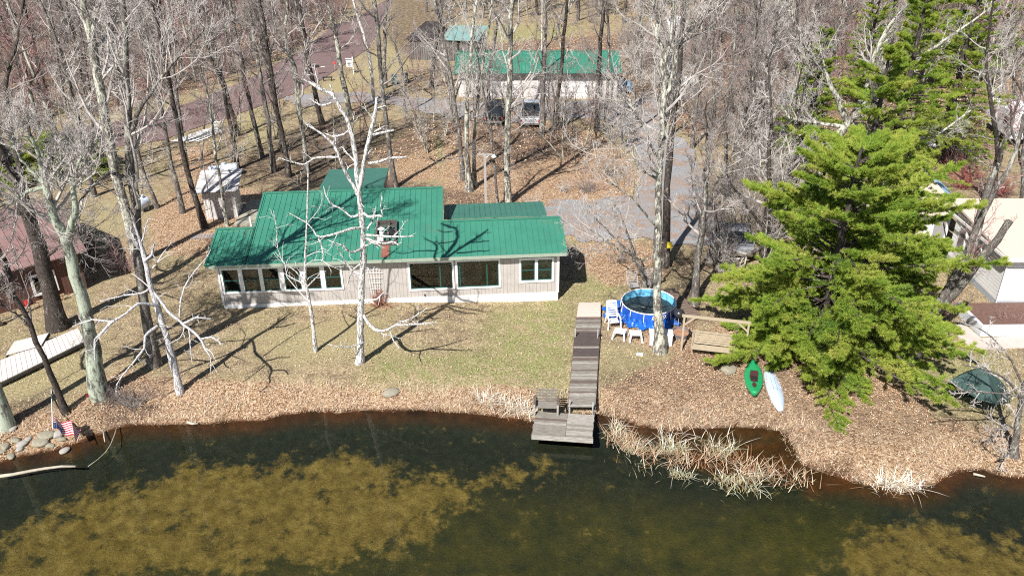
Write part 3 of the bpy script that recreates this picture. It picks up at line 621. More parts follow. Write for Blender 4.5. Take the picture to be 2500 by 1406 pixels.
# ---------------------------------------------------------------- dock
DZ = -0.15
woods = [lined('dock_plank_'+n, c, 9., 0, 0, .9, .32, .0, scale=3.) for n, c in (('grey', (.235, .215, .185)), ('pale', (.33, .31, .275)), ('brown', (.135, .105, .09)), ('dark', (.085, .065, .06)))]
for w_ in woods:
    nt = w_.node_tree
def wood_grain(m, col):
    nt = m.node_tree; N = nt.nodes; b = N['Principled BSDF']; v = coords(nt)
    f = noise(nt, v, 4, 5, .75, (.8, 9, 9)); c = ramp(nt, f, [(.3, tuple(x*.45 for x in col)), (.52, col), (.75, tuple(min(1, x*1.8) for x in col))])
    nt.links.new(c, b.inputs['Base Color'])
for w_, c in zip(woods, ((.235, .215, .185), (.34, .32, .285), (.14, .105, .09), (.085, .065, .06))): wood_grain(w_, c)
def dock():
    fl, fr_ = at(1299, 1060, DZ), at(1447, 1070, DZ); bl = at(1311, 1004, DZ); an = dz(fl, fr_)
    t = thing('dock', 'weathered grey plank dock with long walkway and square end platform', 'dock', (fl[0], fl[1], DZ), an); inv = Matrix.Rotation(-an, 4, 'Z')
    def loc(x, y, z=DZ): p = at(x, y, z); return inv @ Vector((p[0]-fl[0], p[1]-fl[1], 0))
    W = float(np.hypot(*(fr_-fl)[:2])); D = loc(1311, 1004).y; rg = random.Random(3)
    mb = MB(); n = 11; s = D/n
    for i in range(n):
        mb.cur = rg.choice([0, 0, 1, 1, 0, 2]); y = i*s; zz = rg.uniform(-.006, .006); mb.box(rg.uniform(-.03, .03), W*.55, y+.006, y+s-.008, -.04, zz); mb.cur = rg.choice([0, 1, 1, 0]); mb.box(W*.55+.01, W+rg.uniform(-.03, .03), y+.006, y+s-.008, -.04, zz+rg.uniform(-.004, .004))
    mb.build('platform_deck', woods, t)
    MB().box(-.02, W+.02, -.05, -.003, -.22, -.02).build('front_board', woods[1], t)
    MB().box(0, .05, 0, D, -.2, -.045).box(W-.05, W, 0, D, -.2, -.045).box(0, W, D-.05, D, -.2, -.045).box(W*.5, W*.5+.05, .05, D-.05, -.2, -.045).build('platform_frame', woods[2], t)
    a0, a1 = loc(1387, 992), loc(1453, 992); b0, b1 = loc(1407, 775), loc(1467, 775); L_ = (b0-a0).length; mb = MB(); nb = 62
    for i in range(nb):
        f = i/nb; g = (i+.9)/nb; tone = 3 if .50 < f < .80 and not .60 < f < .64 else rg.choice([0, 0, 1, 0, 2]); mb.cur = tone; e0 = rg.uniform(-.02, .02); zz = rg.uniform(-.005, .005)+.02
        p0 = a0.lerp(b0, f); p1 = a1.lerp(b1, f); p2 = a1.lerp(b1, g); p3 = a0.lerp(b0, g)
        mb.add([(p0.x-e0, p0.y, zz), (p1.x+e0, p1.y, zz), (p2.x+e0, p2.y, zz), (p3.x-e0, p3.y, zz), (p0.x, p0.y, -.03), (p1.x, p1.y, -.03), (p2.x, p2.y, -.03), (p3.x, p3.y, -.03)], [(0, 1, 2, 3), (4, 5, 6, 7), (0, 1, 5, 4), (1, 2, 6, 5), (2, 3, 7, 6), (3, 0, 4, 7)])
    mb.build('walkway_deck', woods, t)
    for q0, q1 in ((a0, b0), (a1, b1)): MB().bar(q0+Vector((0, 0, -.09)), q1+Vector((0, 0, -.09)), .05, .15).build('side_beam', woods[2], t)
    r0, r1 = b0+Vector((.02, .03, .03)), b1+Vector((-.02, .03, .03)); c0, c1 = loc(1413, 745), loc(1466, 744); mb = MB()
    for i in range(5):
        f, g = i/5, (i+.93)/5; p = [r0.lerp(c0, f), r1.lerp(c1, f), r1.lerp(c1, g), r0.lerp(c0, g)]; h = lambda tt: .05+.12*math.sin(tt*1.6)
        mb.add([(q.x, q.y, h(ff)) for q, ff in zip(p, (f, f, g, g))]+[(q.x, q.y, h(ff)-.04) for q, ff in zip(p, (f, f, g, g))], [(0, 1, 2, 3), (4, 5, 6, 7), (0, 1, 5, 4), (1, 2, 6, 5), (2, 3, 7, 6), (3, 0, 4, 7)])
    r = mb.build('ramp', M('new_pinkish_plank', (.58, .46, .40), .8, .14, 4, stretch=(1, 8, 8)), t)
    for (x, y, h) in ((1404, 823, .5), (1459, 825, .5), (1447, 998, .35), (1391, 990, .3)):
        p = loc(x, y); MB().bar((p.x, p.y, -.4), (p.x, p.y, h), .05, .05).build('post', M('galvanised', (.55, .56, .57), .4, .15, 5, .3), t)
    for px_, py_ in ((1310, 1030), (1442, 1040), (1318, 1008), (1450, 1004), (1395, 930), (1455, 930), (1403, 850), (1460, 850)):
        p = loc(px_, py_); MB().box(p.x-.05, p.x+.05, p.y-.05+.06, p.y+.11, -1.3, -.045).build('pile', woods[2], t)
    # bench on the platform
    c = at(1333, 1012, DZ); t2 = thing('dock_bench', 'wide grey wooden armchair standing on the dock platform', 'chair', (c[0], c[1], DZ+.012), an+.06)
    mb = MB(); 
    for i in range(5): mb.bar((-.47, .48+.03*i, .36+.125*i), (.47, .48+.03*i, .36+.125*i), .022, .115, up=(0, -.24, 1))
    mb.build('backrest', woods[0], t2)
    mb = MB()
    for i in range(4): mb.box(-.47, .47, -.06+.13*i, .06+.13*i-.01, .37-.012*i, .40-.012*i)
    mb.build('seat', woods[0], t2)
    for s in (-1, 1):
        MB().box(s*.50-.05, s*.50+.05, -.12, .52, .60, .63).build('armrest', woods[2], t2)
        MB().box(s*.50-.04, s*.50+.04, -.10, -.02, 0, .60).build('leg', woods[1], t2); MB().box(s*.50-.04, s*.50+.04, .42, .50, 0, .60).build('leg', woods[2], t2)
dock()
# ---------------------------------------------------------------- pool and lawn things
plastic = M('white_plastic', (.82, .82, .82), .4, .05, 3)
def pool():
    c = at(1584, 735, .45); g = gz(c[0], c[1]); r = 1.42; hgt = .72; t = thing('frame_pool', 'round blue frame pool with pale blue inside, half hidden by the lichen-white trunk', 'pool', (c[0], c[1], g), 0)
    blue = M('blue_vinyl', (.015, .10, .50), .35, .25, 3, dirt=(.06, .06, .09)); inner = M('light_blue_liner', (.20, .60, .88), .4, .18, 1.5, dirt=(.05, .30, .62))
    n = 48; mb = MB(); ring = lambda R_, z, w=0: [((R_+w*math.cos(5*6.283*k/n+1))*math.cos(6.283*k/n), (R_+w*math.cos(5*6.283*k/n+1))*math.sin(6.283*k/n), z) for k in range(n)]
    mb.loft([ring(r*1.05, 0, .04), ring(r*1.04, hgt*.3, .03), ring(r, hgt)], cap=False); mb.build('outer_wall', blue, t, smooth=True)
    mb = MB(); mb.loft([ring(r-.02, hgt), ring(r-.03, .30), ring(r-.08, .05)], cap=False); mb.build('liner', inner, t, smooth=True)
    rg = random.Random(4); mb = MB(); rows = [[(R_*math.cos(6.283*k/n), R_*math.sin(6.283*k/n), .30+.035*math.sin(k*1.9+R_*5)+rg.uniform(-.02, .02)) for k in range(n)] for R_ in (r-.04, 1.1, .75, .4, .05)]
    mb.loft(rows); mb.build('sagging_cover', M('dark_cover', (.022, .035, .042), .45, .5, 5, dirt=(.10, .07, .05)), t)
    mb = MB(); mb.tube([(r*math.cos(6.283*k/n), r*math.sin(6.283*k/n), hgt) for k in range(n+1)], .032, 8, False); mb.build('rim_tube', plastic, t, smooth=True)
    for k in range(12):
        a = 6.283*(k+.4)/12; MB().tube([((r+.10)*math.cos(a), (r+.10)*math.sin(a), 0), ((r+.03)*math.cos(a), (r+.03)*math.sin(a), hgt)], .022, 6).build('upright', plastic, t)
    # lettering wrapped round the wall
    cu = bpy.data.curves.new('lettering', 'FONT'); cu.body = 'INTEX'; cu.size = .30; cu.shear = .25; cu.offset = .008; cu.resolution_u = 3
    to = bpy.data.objects.new('lettering', cu); COL.objects.link(to); bpy.context.view_layer.update()
    me = bpy.data.meshes.new_from_object(to.evaluated_get(bpy.context.evaluated_depsgraph_get())); bpy.data.objects.remove(to); a0 = R(-90-3)
    import bmesh
    bm = bmesh.new(); bm.from_mesh(me); bmesh.ops.subdivide_edges(bm, edges=[e for e in bm.edges if e.calc_length() > .08], cuts=2); bm.to_mesh(me); bm.free()
    for v in me.vertices:
        s, z = v.co.x, v.co.y; RR = r*1.0+.035+.04*(1-(.42+z)/hgt); a = a0+s/RR; v.co = (RR*math.cos(a)*1.012, RR*math.sin(a)*1.012, .44+z)
    me.materials.clear(); me.materials.append(plastic); obj('lettering', me, t)
    # crumpled tarp round the foot
    tp = M('bright_blue_tarp', (.012, .12, .50), .4, .45, 4, dirt=(.07, .06, .07)); rg = random.Random(9); na, nr = 70, 6; vs = []
    for i in range(na+1):
        a = R(140)+R(215)*i/na; wd = .25+.38*(math.exp(-((i-12)/9)**2))+.12*math.sin(i*.9)
        for j in range(nr): q = j/(nr-1); RR = r*1.07+wd*q*1.35; vs.append((RR*math.cos(a)+rg.uniform(-.03, .03), RR*math.sin(a), .03+(.26*(1-q)**1.5)*(1+.5*math.sin(i*1.7))+rg.uniform(0, .06)))
    mb = MB(); mb.add(vs, [(i*nr+j, (i+1)*nr+j, (i+1)*nr+j+1, i*nr+j+1) for i in range(na) for j in range(nr-1)]); o = mb.build('ground_tarp', tp, None, loc=(c[0], c[1], g)); tag(o, 'crumpled bright blue tarp lying round the foot of the pool', 'tarp')
    return c, g
PC, PG = pool()
def lounge_chair(x, y, rz):
    p = atg(x, y); t = thing('lounge_chair', 'white plastic slatted armchair with tall back beside the dock ramp', 'chair', p, rz)
    mb = MB()
    for i in range(6): mb.box(-.24, .24, -.26+.09*i, -.19+.09*i, .36-.006*i, .385-.006*i)
    mb.build('seat', plastic, t); mb = MB()
    for i in range(7): z = .45+.105*i; y_ = .30+.045*i; mb.box(-.24, .24, y_, y_+.025, z, z+.075)
    for s in (-1, 1): mb.bar((s*.26, .28, .36), (s*.25, .62, 1.18), .05, .05)
    mb.bar((-.25, .62, 1.18), (.25, .62, 1.18), .05, .07); mb.build('backrest', plastic, t)
    for s in (-1, 1):
        MB().box(s*.31-.04, s*.31+.04, -.30, .40, .56, .59).build('armrest', plastic, t)
        MB().bar((s*.34, -.32, 0), (s*.30, -.24, .56), .06, .05).build('leg', plastic, t); MB().bar((s*.33, .45, 0), (s*.28, .32, .56), .06, .05).build('leg', plastic, t)
lounge_chair(1497, 797, .12)
def stool(x, y, rz, lab, src=None):
    p = atg(x, y)
    if src: return dup(src, p, rz, lab, 'white plastic footstools in front of the pool')
    t = thing('plastic_stool', lab, 'stool', p, rz, 'white plastic footstools in front of the pool')
    mb = MB(); n = 7
    for i in range(n): y_ = -.30+.09*i; z = .40+.05*math.sin((i/(n-1))*3.14)-.02*i*.5; mb.box(-.27, .27, y_, y_+.082, z-.02, z)
    mb.bar((-.28, -.3, .37), (-.28, .32, .33), .03, .05).bar((.28, -.3, .37), (.28, .32, .33), .03, .05); mb.build('seat', plastic, t)
    for a, b_ in ((-1, -1), (1, -1), (-1, 1), (1, 1)): MB().bar((a*.31, b_*.36, 0), (a*.25, b_*.24, .37), .075, .05).build('leg', plastic, t)
    return t
s0 = stool(1513, 823, -.35, 'slatted white footstool nearest the tall plastic armchair')
stool(1551, 828, -.05, 'slatted white footstool just left of the lichen-white trunk', s0)
def small_things():
    p = atg(1612, 838); t = thing('storage_box', 'white storage chest mostly behind the lichen-white trunk', 'box', p, -.08)
    MB().box(-.55, .55, -.26, .26, 0, .60).build('body', plastic, t, bevel=.02); MB().box(-.58, .58, -.29, .29, .605, .67).build('lid', plastic, t, bevel=.02)
    # fire ring with ash and leaves
    p = atg(1662, 818); t = thing('fire_ring', 'low round wire ring filled with dead leaves beside the swing post', 'fire pit', p, 0); n = 24
    mb = MB(); mb.loft([[(r_*math.cos(6.283*k/n), r_*math.sin(6.283*k/n), z) for k in range(n)] for r_, z in ((.46, 0), (.50, .22), (.47, .22), (.43, .04))], cap=False); mb.build('ring', M('rusty_grey_iron', (.16, .14, .14), .8, .4, 8), t)
    rg = random.Random(2); mb = MB(); mb.loft([[(r_*math.cos(6.283*k/16), r_*math.sin(6.283*k/16), .08+rg.uniform(0, .05)) for k in range(16)] for r_ in (.44, .3, .1)]); mb.build('leaves', M('dead_leaves', (.35, .19, .12), .95, .6, 14), t)
    # kettle grill right of the pool
    p = atg(1655, 796); t = thing('kettle_grill', 'dark round grill at the shaded side of the pool', 'grill', p, .3); n = 16
    mb = MB(); mb.loft([[(r_*math.cos(6.283*k/n), r_*math.sin(6.283*k/n), z) for k in range(n)] for r_, z in ((.10, .50), (.25, .60), (.29, .74), (.29, .76), (.24, .90), (.10, .98))]); mb.build('bowl', M('black_enamel', (.03, .03, .035), .3, .2, 4), t, smooth=True)
    for k in range(3): a = k*2.094; MB().tube([(.34*math.cos(a), .34*math.sin(a), 0), (.14*math.cos(a), .14*math.sin(a), .56)], .014, 6).build('leg', M('galvanised', (.55, .56, .57), .4, .15, 5, .3), t)
    # garden swing
    tw = M('swing_timber', (.40, .335, .24), .8, .2, 6, stretch=(1, 1, 8)); a, b_ = atg(1663, 855), atg(1800, 880); an = R(-14)
    t = thing('garden_swing', 'wooden swing frame with slatted bench at the left edge of the pine', 'swing', a, an)
    MB().bar((0, 0, 0), (0, 0, 1.9), .09, .09).build('post', tw, t); MB().bar((3.0, 0, 0), (3.0, 0, 1.9), .09, .09).build('post', tw, t)
    MB().bar((-.12, 0, 1.95), (3.2, 0, 1.95), .09, .12).build('beam', tw, t); MB().bar((0, -.0, 1.45), (.5, 0, 1.9), .06, .08).build('brace', tw, t); MB().bar((3.0, 0, 1.45), (2.5, 0, 1.9), .06, .08).build('brace', tw, t)
    mb = MB()
    for i in range(6): mb.box(.45, 2.55, .02+.035*i, .045+.035*i, .50+.10*i, .585+.10*i)
    mb.bar((.5, .0, .45), (.5, .26, 1.12), .05, .05).bar((2.5, .0, .45), (2.5, .26, 1.12), .05, .05); mb.build('backrest', tw, t)
    mb = MB()
    for i in range(5): mb.box(.45, 2.55, -.50+.10*i, -.41+.10*i, .44, .465)
    mb.build('seat', tw, t)
    for x in (.5, 2.5): MB().tube([(x, -.2, .46), (x, -.02, 1.9)], .010, 5).build('chain', M('wire', (.4, .4, .4), .4, .1, 5, .8), t)
    # old brown plank ramp in the shade
    a = atg(1652, 792); t = thing('plank_platform', 'tilted dark brown plank platform in the shade behind the pool', 'platform', a, R(18)); rg = random.Random(5); mb = MB(); bw = M('wet_brown_plank', (.17, .125, .10), .85, .4, 4, stretch=(8, 1, 8))
    for i in range(12): mb.box(-.05+rg.uniform(-.05, .05), 1.5+rg.uniform(-.05, .05), .26*i, .26*i+.23, .10+.02*i, .14+.02*i+rg.uniform(0, .02))
    mb.build('planks', bw, t); MB().bar((.1, -.05, .04), (.1, 3.1, .3), .08, .08).bar((1.35, -.05, .04), (1.35, 3.1, .3), .08, .08).build('frame', bw, t)
    # folded garden chairs behind the pool
    al = M('aluminium', (.50, .49, .48), .5, .2, 6, .4)
    def rack(x, y, rz, lab, src=None):
        p = atg(x, y)
        if src: return dup(src, p, rz, lab, 'metal slatted chairs behind the pool')
        t = thing('garden_chair', lab, 'chair', p, rz, 'metal slatted chairs behind the pool')
        mb = MB()
        for i in range(7): mb.bar((-.28, .22+.045*i, .42+.09*i), (.28, .22+.045*i, .42+.09*i), .045, .02, up=(0, -.3, 1))
        mb.tube([(-.3, .2, .38), (-.3, .5, 1.02), (-.26, .53, 1.08), (.26, .53, 1.08), (.3, .5, 1.02), (.3, .2, .38)], .016, 6); mb.build('backrest', al, t); mb = MB()
        for i in range(5): mb.box(-.28, .28, -.26+.09*i, -.20+.09*i, .40, .42)
        mb.build('seat', al, t)
        for s in (-1, 1):
            MB().tube([(s*.3, -.32, 0), (s*.3, -.26, .60), (s*.3, .28, .60)], .015, 6).build('leg', al, t); MB().tube([(s*.3, .42, 0), (s*.3, .12, .42)], .015, 6).build('leg', al, t)
        return t
    r0 = rack(1546, 712, .15, 'slatted metal chair behind the left rim of the pool'); rack(1580, 706, -.1, 'slatted metal chair behind the middle of the pool', r0)
    # yellow mark on the trunk
    p = atg(1100, 760)
    # white scrap and stepping block on the lawn
    for k, (x, y, w, lab) in enumerate(((1562, 866, .16, 'small white block lying on the lawn left of the lichen-white trunk'),)):
        p = atg(x, y); o = MB().box(-w, w, -w*.6, w*.6, 0, .07).build('paving_block', plastic, None, bevel=.01, loc=p, rotz=-.2); tag(o, lab, 'block')
small_things()
def kayak(bow, stern, L_, W_, mat, lab, name='kayak', flip=False, cock=True):
    a, b_ = atg(*bow), atg(*stern); an = dz(a, b_); t = thing(name, lab, 'kayak' if cock else 'boat', a+np.array([0, 0, .02]), an); secs = []; n = 18
    for i in range(n+1):
        f = i/n; w = W_/2*(math.sin(math.pi*min(1, max(.0, f*.96+.03)))**.62); w = max(w, .015); sheer = .09*(abs(2*f-1)**2.4); hh = .30
        if flip: prof = [(-1, .02), (-.98, .12), (-.72, .24), (-.25, .30), (.0, .315), (.25, .30), (.72, .24), (.98, .12), (1, .02)]; secs.append([(f*L_, w*u, max(0, z*(.55+.45*math.sin(math.pi*f)**.5)-.0)) for u, z in prof])
        else:
            prof = [(-1, .24), (-.92, .10), (-.55, .01), (0, 0), (.55, .01), (.92, .10), (1, .24), (.84, .27), (0, .30 if not cock else .29), (-.84, .27)]; secs.append([(f*L_, w*u, z*.95+sheer) for u, z in prof])
    mb = MB(); mb.loft(secs); h = mb.build('hull', mat, t, smooth=True)
    if cock:
        dk = M('dark_maroon_padding', (.06, .02, .02), .8, .4, 6); bk = M('black_metal', (.02, .02, .02), .5, .2, 5)
        def ell(cx, lx, wy, z, nm, m__):
            mb = MB(); mb.add([(cx+lx*math.cos(k*.3927), wy*math.sin(k*.3927), z) for k in range(16)]+[(cx+lx*.9*math.cos(k*.3927), wy*.9*math.sin(k*.3927), z+.012) for k in range(16)], [tuple(range(16, 32))]+[(k, (k+1) % 16, 16+(k+1) % 16, 16+k) for k in range(16)]); return mb.build(nm, m__, t)
        ell(L_*.47, .42, .20, .30, 'cockpit', dk); ell(L_*.22, .20, .10, .335, 'hatch', dk)
        MB().box(L_*.50, L_*.56, -.17, .17, .315, .50).build('seat_back', dk, t); MB().box(L_*.40, L_*.48, -.13, .13, .315, .335).build('seat', bk, t)
        for s in (-1, 1): MB().bar((L_*.30, s*.23, .31), (L_*.62, s*.25, .31), .03, .03).build('rail', mat, t); MB().bar((L_*.34, s*.14, .325), (L_*.38, s*.05, .325), .05, .03).build('foot_peg', bk, t)
    else:
        for s in (-1, 1): MB().bar((L_*.35, s*.08, .30), (L_*.62, s*.08, .31), .015, .02).build('keel_strip', M('grey_strip', (.25, .28, .34), .6, .1, 4), t)
kayak((1840, 973), (1836, 868), 2.75, .84, M('green_plastic', (.02, .30, .11), .35, .12, 2), 'green sit-on kayak poking out from under the pine, left one of the two boats')
kayak((1905, 1007), (1868, 880), 3.6, .82, M('pale_blue_plastic', (.50, .60, .74), .35, .10, 2, dirt=(.36, .42, .52)), 'pale blue upturned boat beside the green kayak', 'upturned_boat', True, False)
def rock_mesh(seed, mat, sub=3):
    import bmesh
    bm = bmesh.new(); bmesh.ops.create_icosphere(bm, subdivisions=sub, radius=1); rg = np.random.default_rng(seed); dirs = rg.normal(size=(7, 3)); dirs /= np.linalg.norm(dirs, axis=1)[:, None]; cut = rg.uniform(.62, .92, 7)
    for v in bm.verts:
        p = np.array(v.co); 
        for d, c in zip(dirs, cut):
            q = p@d
            if q > c: p = p-d*(q-c)*.8
        v.co = p
    me = bpy.data.meshes.new('rock'); bm.to_mesh(me); bm.free(); me.materials.append(mat); me.polygons.foreach_set('use_smooth', [True]*len(me.polygons)); return me
rkm = M('pale_boulder', (.36, .34, .31), .85, .25, 2.5, bumpd=.03, dirt=(.16, .15, .13)); rkg = M('mossy_boulder', (.27, .25, .19), .9, .3, 3, bumpd=.03)
RM = [rock_mesh(k, rkm if k % 2 else rkg) for k in range(5)]
for k, (x, y, s, lab) in enumerate(((100,1086,.30,'largest olive stone among the shoreline rocks'),(71,1078,.16,'small dark stone above the largest olive stone'),(41,1083,.20,'round pale stone third from the left frame edge'),(57,1090,.22,'olive stone touching the round pale stone'),(15,1096,.20,'buff stone near the left frame edge at the water'),(115,1070,.30,'wide flat grey stone under the flag pole'),(146,1066,.26,'grey slab-like stone right of the wide flat stone'),(124,1092,.18,'small mossy stone at the water below the wide flat stone'),(160,1106,.20,'wet stone alone in the shallow water'),(28,1118,.17,'white stone at the waterline near the left edge'),(4,1108,.18,'pale stone cut by the left frame edge'),(50,1101,.17,'grey stone below the touching pair'),(152,1078,.17,'small round stone at the waterline right of the group'),(33,1050,.17,'stone at the foot of the cut-off trunk'))):
    p = atg(x, y); o = obj('rock', RM[k % 5], None, p+np.array([0, 0, s*.15]), (0, 0, k*1.3), (s*1.25, s*.9, s*.55)); tag(o, lab, 'rock', 'stones along the bank at the left')
p = atg(1778, 908); o = obj('boulder', RM[0], None, p+np.array([0, 0, .12]), (0, 0, .4), (.42, .32, .26)); tag(o, 'grey-white boulder in the shade under the left side of the pine', 'rock')
p = atg(955, 962); o = obj('boulder', RM[2], None, p+np.array([0, 0, .02]), (0, 0, .4), (.42, .3, .2)); tag(o, 'low grey stone in the leaf bank below the big white birch', 'rock')
def log(name, pts, w, lab, z=WZ+.03, mat=bark_grey if 'bark_grey' in globals() else None, cat='log'):
    P = [at(x, y, z+d) for x, y, d in pts]; D = (P[0]-CC)@CF; b = P[0]; rs = np.linspace(w, w*.6, len(P))*.5*D/FPX
    mb = MB(); mb.tube([p-b for p in P], list(rs), 8); o = mb.build(name, MATS.get('driftwood') or M('driftwood', (.40, .36, .29), .85, .35, 5, bumpd=.01), None, smooth=True, loc=b); return tag(o, lab, cat)
log('floating_log', [(0,1162,0),(30,1158,0),(70,1150,0),(110,1143,.02),(150,1138,.03),(185,1138,.03)], 9, 'pale bare log lying in the shallow water at the left')
log('dead_branch', [(286,1040,.1),(280,1060,.15),(270,1085,.1),(258,1103,0),(240,1120,0),(215,1138,0)], 2.2, 'thin pale dead branch dipping from the bank into the lake', cat='branch')
log('fallen_stick', [(252,1050,.1),(254,1065,.1),(256,1078,.05)], 4, 'short pale stick stuck at the waterline under the bushes', cat='branch')
log('driftwood_piece', [(458,1030,.08),(470,1034,.06),(484,1033,.06)], 8, 'stubby pale driftwood piece at the waterline below the dead birch', cat='branch')
log('stranded_plank', [(2376,1156,.03),(2405,1163,.03)], 7, 'short pale plank afloat near the right bank', cat='plank')
log('stranded_branch', [(2160,1168,.3),(2162,1190,.15),(2190,1188,.1),(2225,1195,0)], 3, 'forked pale branch standing in the reeds at the right', cat='branch')
# flag
def flag():
    a = atg(125, 948); tip = at(129, 1046, .55); t = thing('flag', 'american flag hanging from a thin white pole leaning out over the stony bank', 'flag', a, 0); d = tip-a
    MB().tube([(0, 0, 0), tuple(d)], .022, 8).build('pole', plastic, t); red = M('flag_red', (.55, .03, .06), .7, .08, 5); wh = M('flag_white', (.78, .76, .78), .7, .05, 5); bl = M('flag_blue', (.02, .05, .20), .7, .1, 5)
    nx_, ny_ = 40, 26; L_ = 1.75; Hh = 1.0; ph = (tip-a)/np.linalg.norm(tip-a); vs = []; s0 = a+(tip-a)*.985-a
    for i in range(nx_+1):
        for j in range(ny_+1):
            u = i/nx_; v = j/ny_; p = s0-ph*v*Hh+np.array([.86, -.05, .0])*u*L_*(.62+.12*v); p[2] += -.60*u*(1-.3*v)+.10*math.sin(u*9+v*2)*u; p[1] += .13*math.sin(u*11+v*1.5)*(.3+u); vs.append(p)
    vs = np.array(vs); z = gheight(vs[:, 0]+a[0], vs[:, 1]+a[1])-a[2]+.05; vs[:, 2] = np.maximum(vs[:, 2], z)
    mb = MB(); fs = [(i*(ny_+1)+j, (i+1)*(ny_+1)+j, (i+1)*(ny_+1)+j+1, i*(ny_+1)+j+1) for i in range(nx_) for j in range(ny_)]; mb.add(vs, fs); mi = []
    for i in range(nx_):
        for j in range(ny_):
            if i < 16 and j < 14: mi.append(1 if (i % 3 == 1 and j % 3 == 1) or (i % 3 == 2 and j % 3 == 1 and False) else 2)
            else: mi.append(0 if (j//2) % 2 == 0 else 1)
    mb.mi = mi; mb.build('cloth', [red, wh, bl], t, smooth=True)
flag()
p = atg(226, 966); rg = random.Random(3); mb = MB()
for k in range(26):
    x, y = rg.gauss(0, .12), rg.gauss(0, .08); a = rg.uniform(0, 6.28); h = rg.uniform(.08, .2); mb.add([(x, y, 0), (x+.05*math.cos(a), y+.05*math.sin(a), h), (x-.03, y+.03, h*.9), (x+.02, y-.02, h)], [(0, 1, 2), (0, 2, 3), (0, 1, 3), (1, 2, 3)])
tag(mb.build('flowers', M('red_petals', (.70, .03, .04), .6, .3, 5), None, loc=p), 'small clump of red artificial flowers at the foot of the green-grey trunk', 'flowers')
# pale gangway sections lying on the lawn at the left
def gangway(px_, lab, z, n, name='gangway'):
    c = [atg(x, y, z) for x, y in px_]; b = c[0].copy(); b[2] = gz(b[0], b[1]); t = thing(name, lab, 'walkway', b, 0, 'pale walkway sections on the left lawn'); P = [Vector((q[0]-b[0], q[1]-b[1], 0)) for q in c]; mb = MB(); zz = z
    for i in range(n):
        f, g = i/n, (i+.94)/n; q = [P[0].lerp(P[1], f), P[0].lerp(P[1], g), P[3].lerp(P[2], g), P[3].lerp(P[2], f)]; mb.add([(v.x, v.y, zz) for v in q]+[(v.x, v.y, zz-.04) for v in q], [(0, 1, 2, 3), (4, 5, 6, 7), (0, 1, 5, 4), (1, 2, 6, 5), (2, 3, 7, 6), (3, 0, 4, 7)])
    mb.build('deck', M('pale_pink_board', (.66, .60, .56), .7, .10, 3, dirt=(.46, .40, .36)), t); fr_ = M('dark_beam', (.09, .08, .07), .9, .3, 5)
    for a_, b__ in ((0, 1), (3, 2)): MB().bar((P[a_].x, P[a_].y, zz-.12), (P[b__].x, P[b__].y, zz-.12), .05, .14).build('side_beam', fr_, t)
    return t
gangway([(-60,905),(190,800),(208,832),(-60,962)], 'long pale slatted gangway raised over the shaded lawn', .32, 22)
gangway([(14,866),(36,832),(120,811),(100,842)], 'short pale deck section overlapping the long gangway', .40, 1)
p = atg(212, 812); tag(MB().bar((0, 0, 0), (-.35, .3, 1.0), .07, .07).build('leaning_stake', M('grey_timber', (.36, .30, .24), .8, .25, 6), None, loc=p), 'short pale stake standing at the upper end of the long gangway', 'stake')
# propane tanks
def tank(x, y, L_, r, rz, lab, z=.18):
    p = atg(x, y); wt = M('tank_white', (.66, .74, .84), .4, .08, 2, dirt=(.45, .5, .55)); t = thing('propane_tank', lab, 'tank', p, rz, 'white gas tanks'); n = 10
    pts = []; rs = []
    for k in range(6): a = math.pi/2*k/5; pts.append((-L_/2-r*.55*math.cos(a)+0*.1, 0, z+r)); rs.append(max(.02, r*math.sin(a)))
    for k in range(6): a = math.pi/2*(5-k)/5; pts.append((L_/2+r*.55*math.cos(a), 0, z+r)); rs.append(max(.02, r*math.sin(a)))
    MB().tube(pts, rs, 20).build('body', wt, t, smooth=True); MB().tube([(.1, 0, z+2*r-.03), (.1, 0, z+2*r+.16)], [.17, .15], 14).build('valve_dome', wt, t)
    for s in (-1, 1): MB().box(s*L_*.32-.05, s*L_*.32+.05, -.25, .25, 0, z+.06).build('foot', M('galvanised', (.55, .56, .57), .4, .15, 5, .3), t)
tank(548, 432, 1.9, .40, .42, 'long white gas tank behind the small corrugated-roof shed'); tank(350, 515, .8, .38, 1.2, 'short white gas tank beside a trunk on the yellow lawn')
# tv aerials
def aerial(base, top, booms, lab):
    b = atg(*base); tp = aty(top[0], top[1], b[1]); d = tp-b; t = thing('tv_aerial', lab, 'antenna', b, 0); mt = M('bright_aluminium', (.80, .80, .80), .5, .05, 5, .0)
    MB().tube([(0, 0, 0), tuple(d)], .03, 6).build('mast', M('grey_mast', (.30, .29, .28), .6, .2, 5), t)
    for (x0, y0, x1, y1, n, w0, w1) in booms:
        p, q = at(x0, y0, tp[2]+.04)-b, at(x1, y1, tp[2]+.04)-b; mb = MB(); mb.tube([tuple(p), tuple(q)], .016, 5); dr = norm(q-p); pr = np.array([.995, -.06, 0.]); 
        for k in range(n): c = p+(q-p)*(k+.3)/n; w = w0+(w1-w0)*k/n; mb.tube([tuple(c-pr*w), tuple(c+pr*w)], .030, 4)
        mb.build('antenna_array', mt, t)
aerial((523, 548), (486, 344), [(452, 345, 530, 314, 12, .98, .62)], 'tall mast with a wide many-barred tv aerial above the small shed')
aerial((568, 400), (533, 298), [(517, 320, 535, 292, 8, .34, .26)], 'second mast with a short aerial above the white tank')
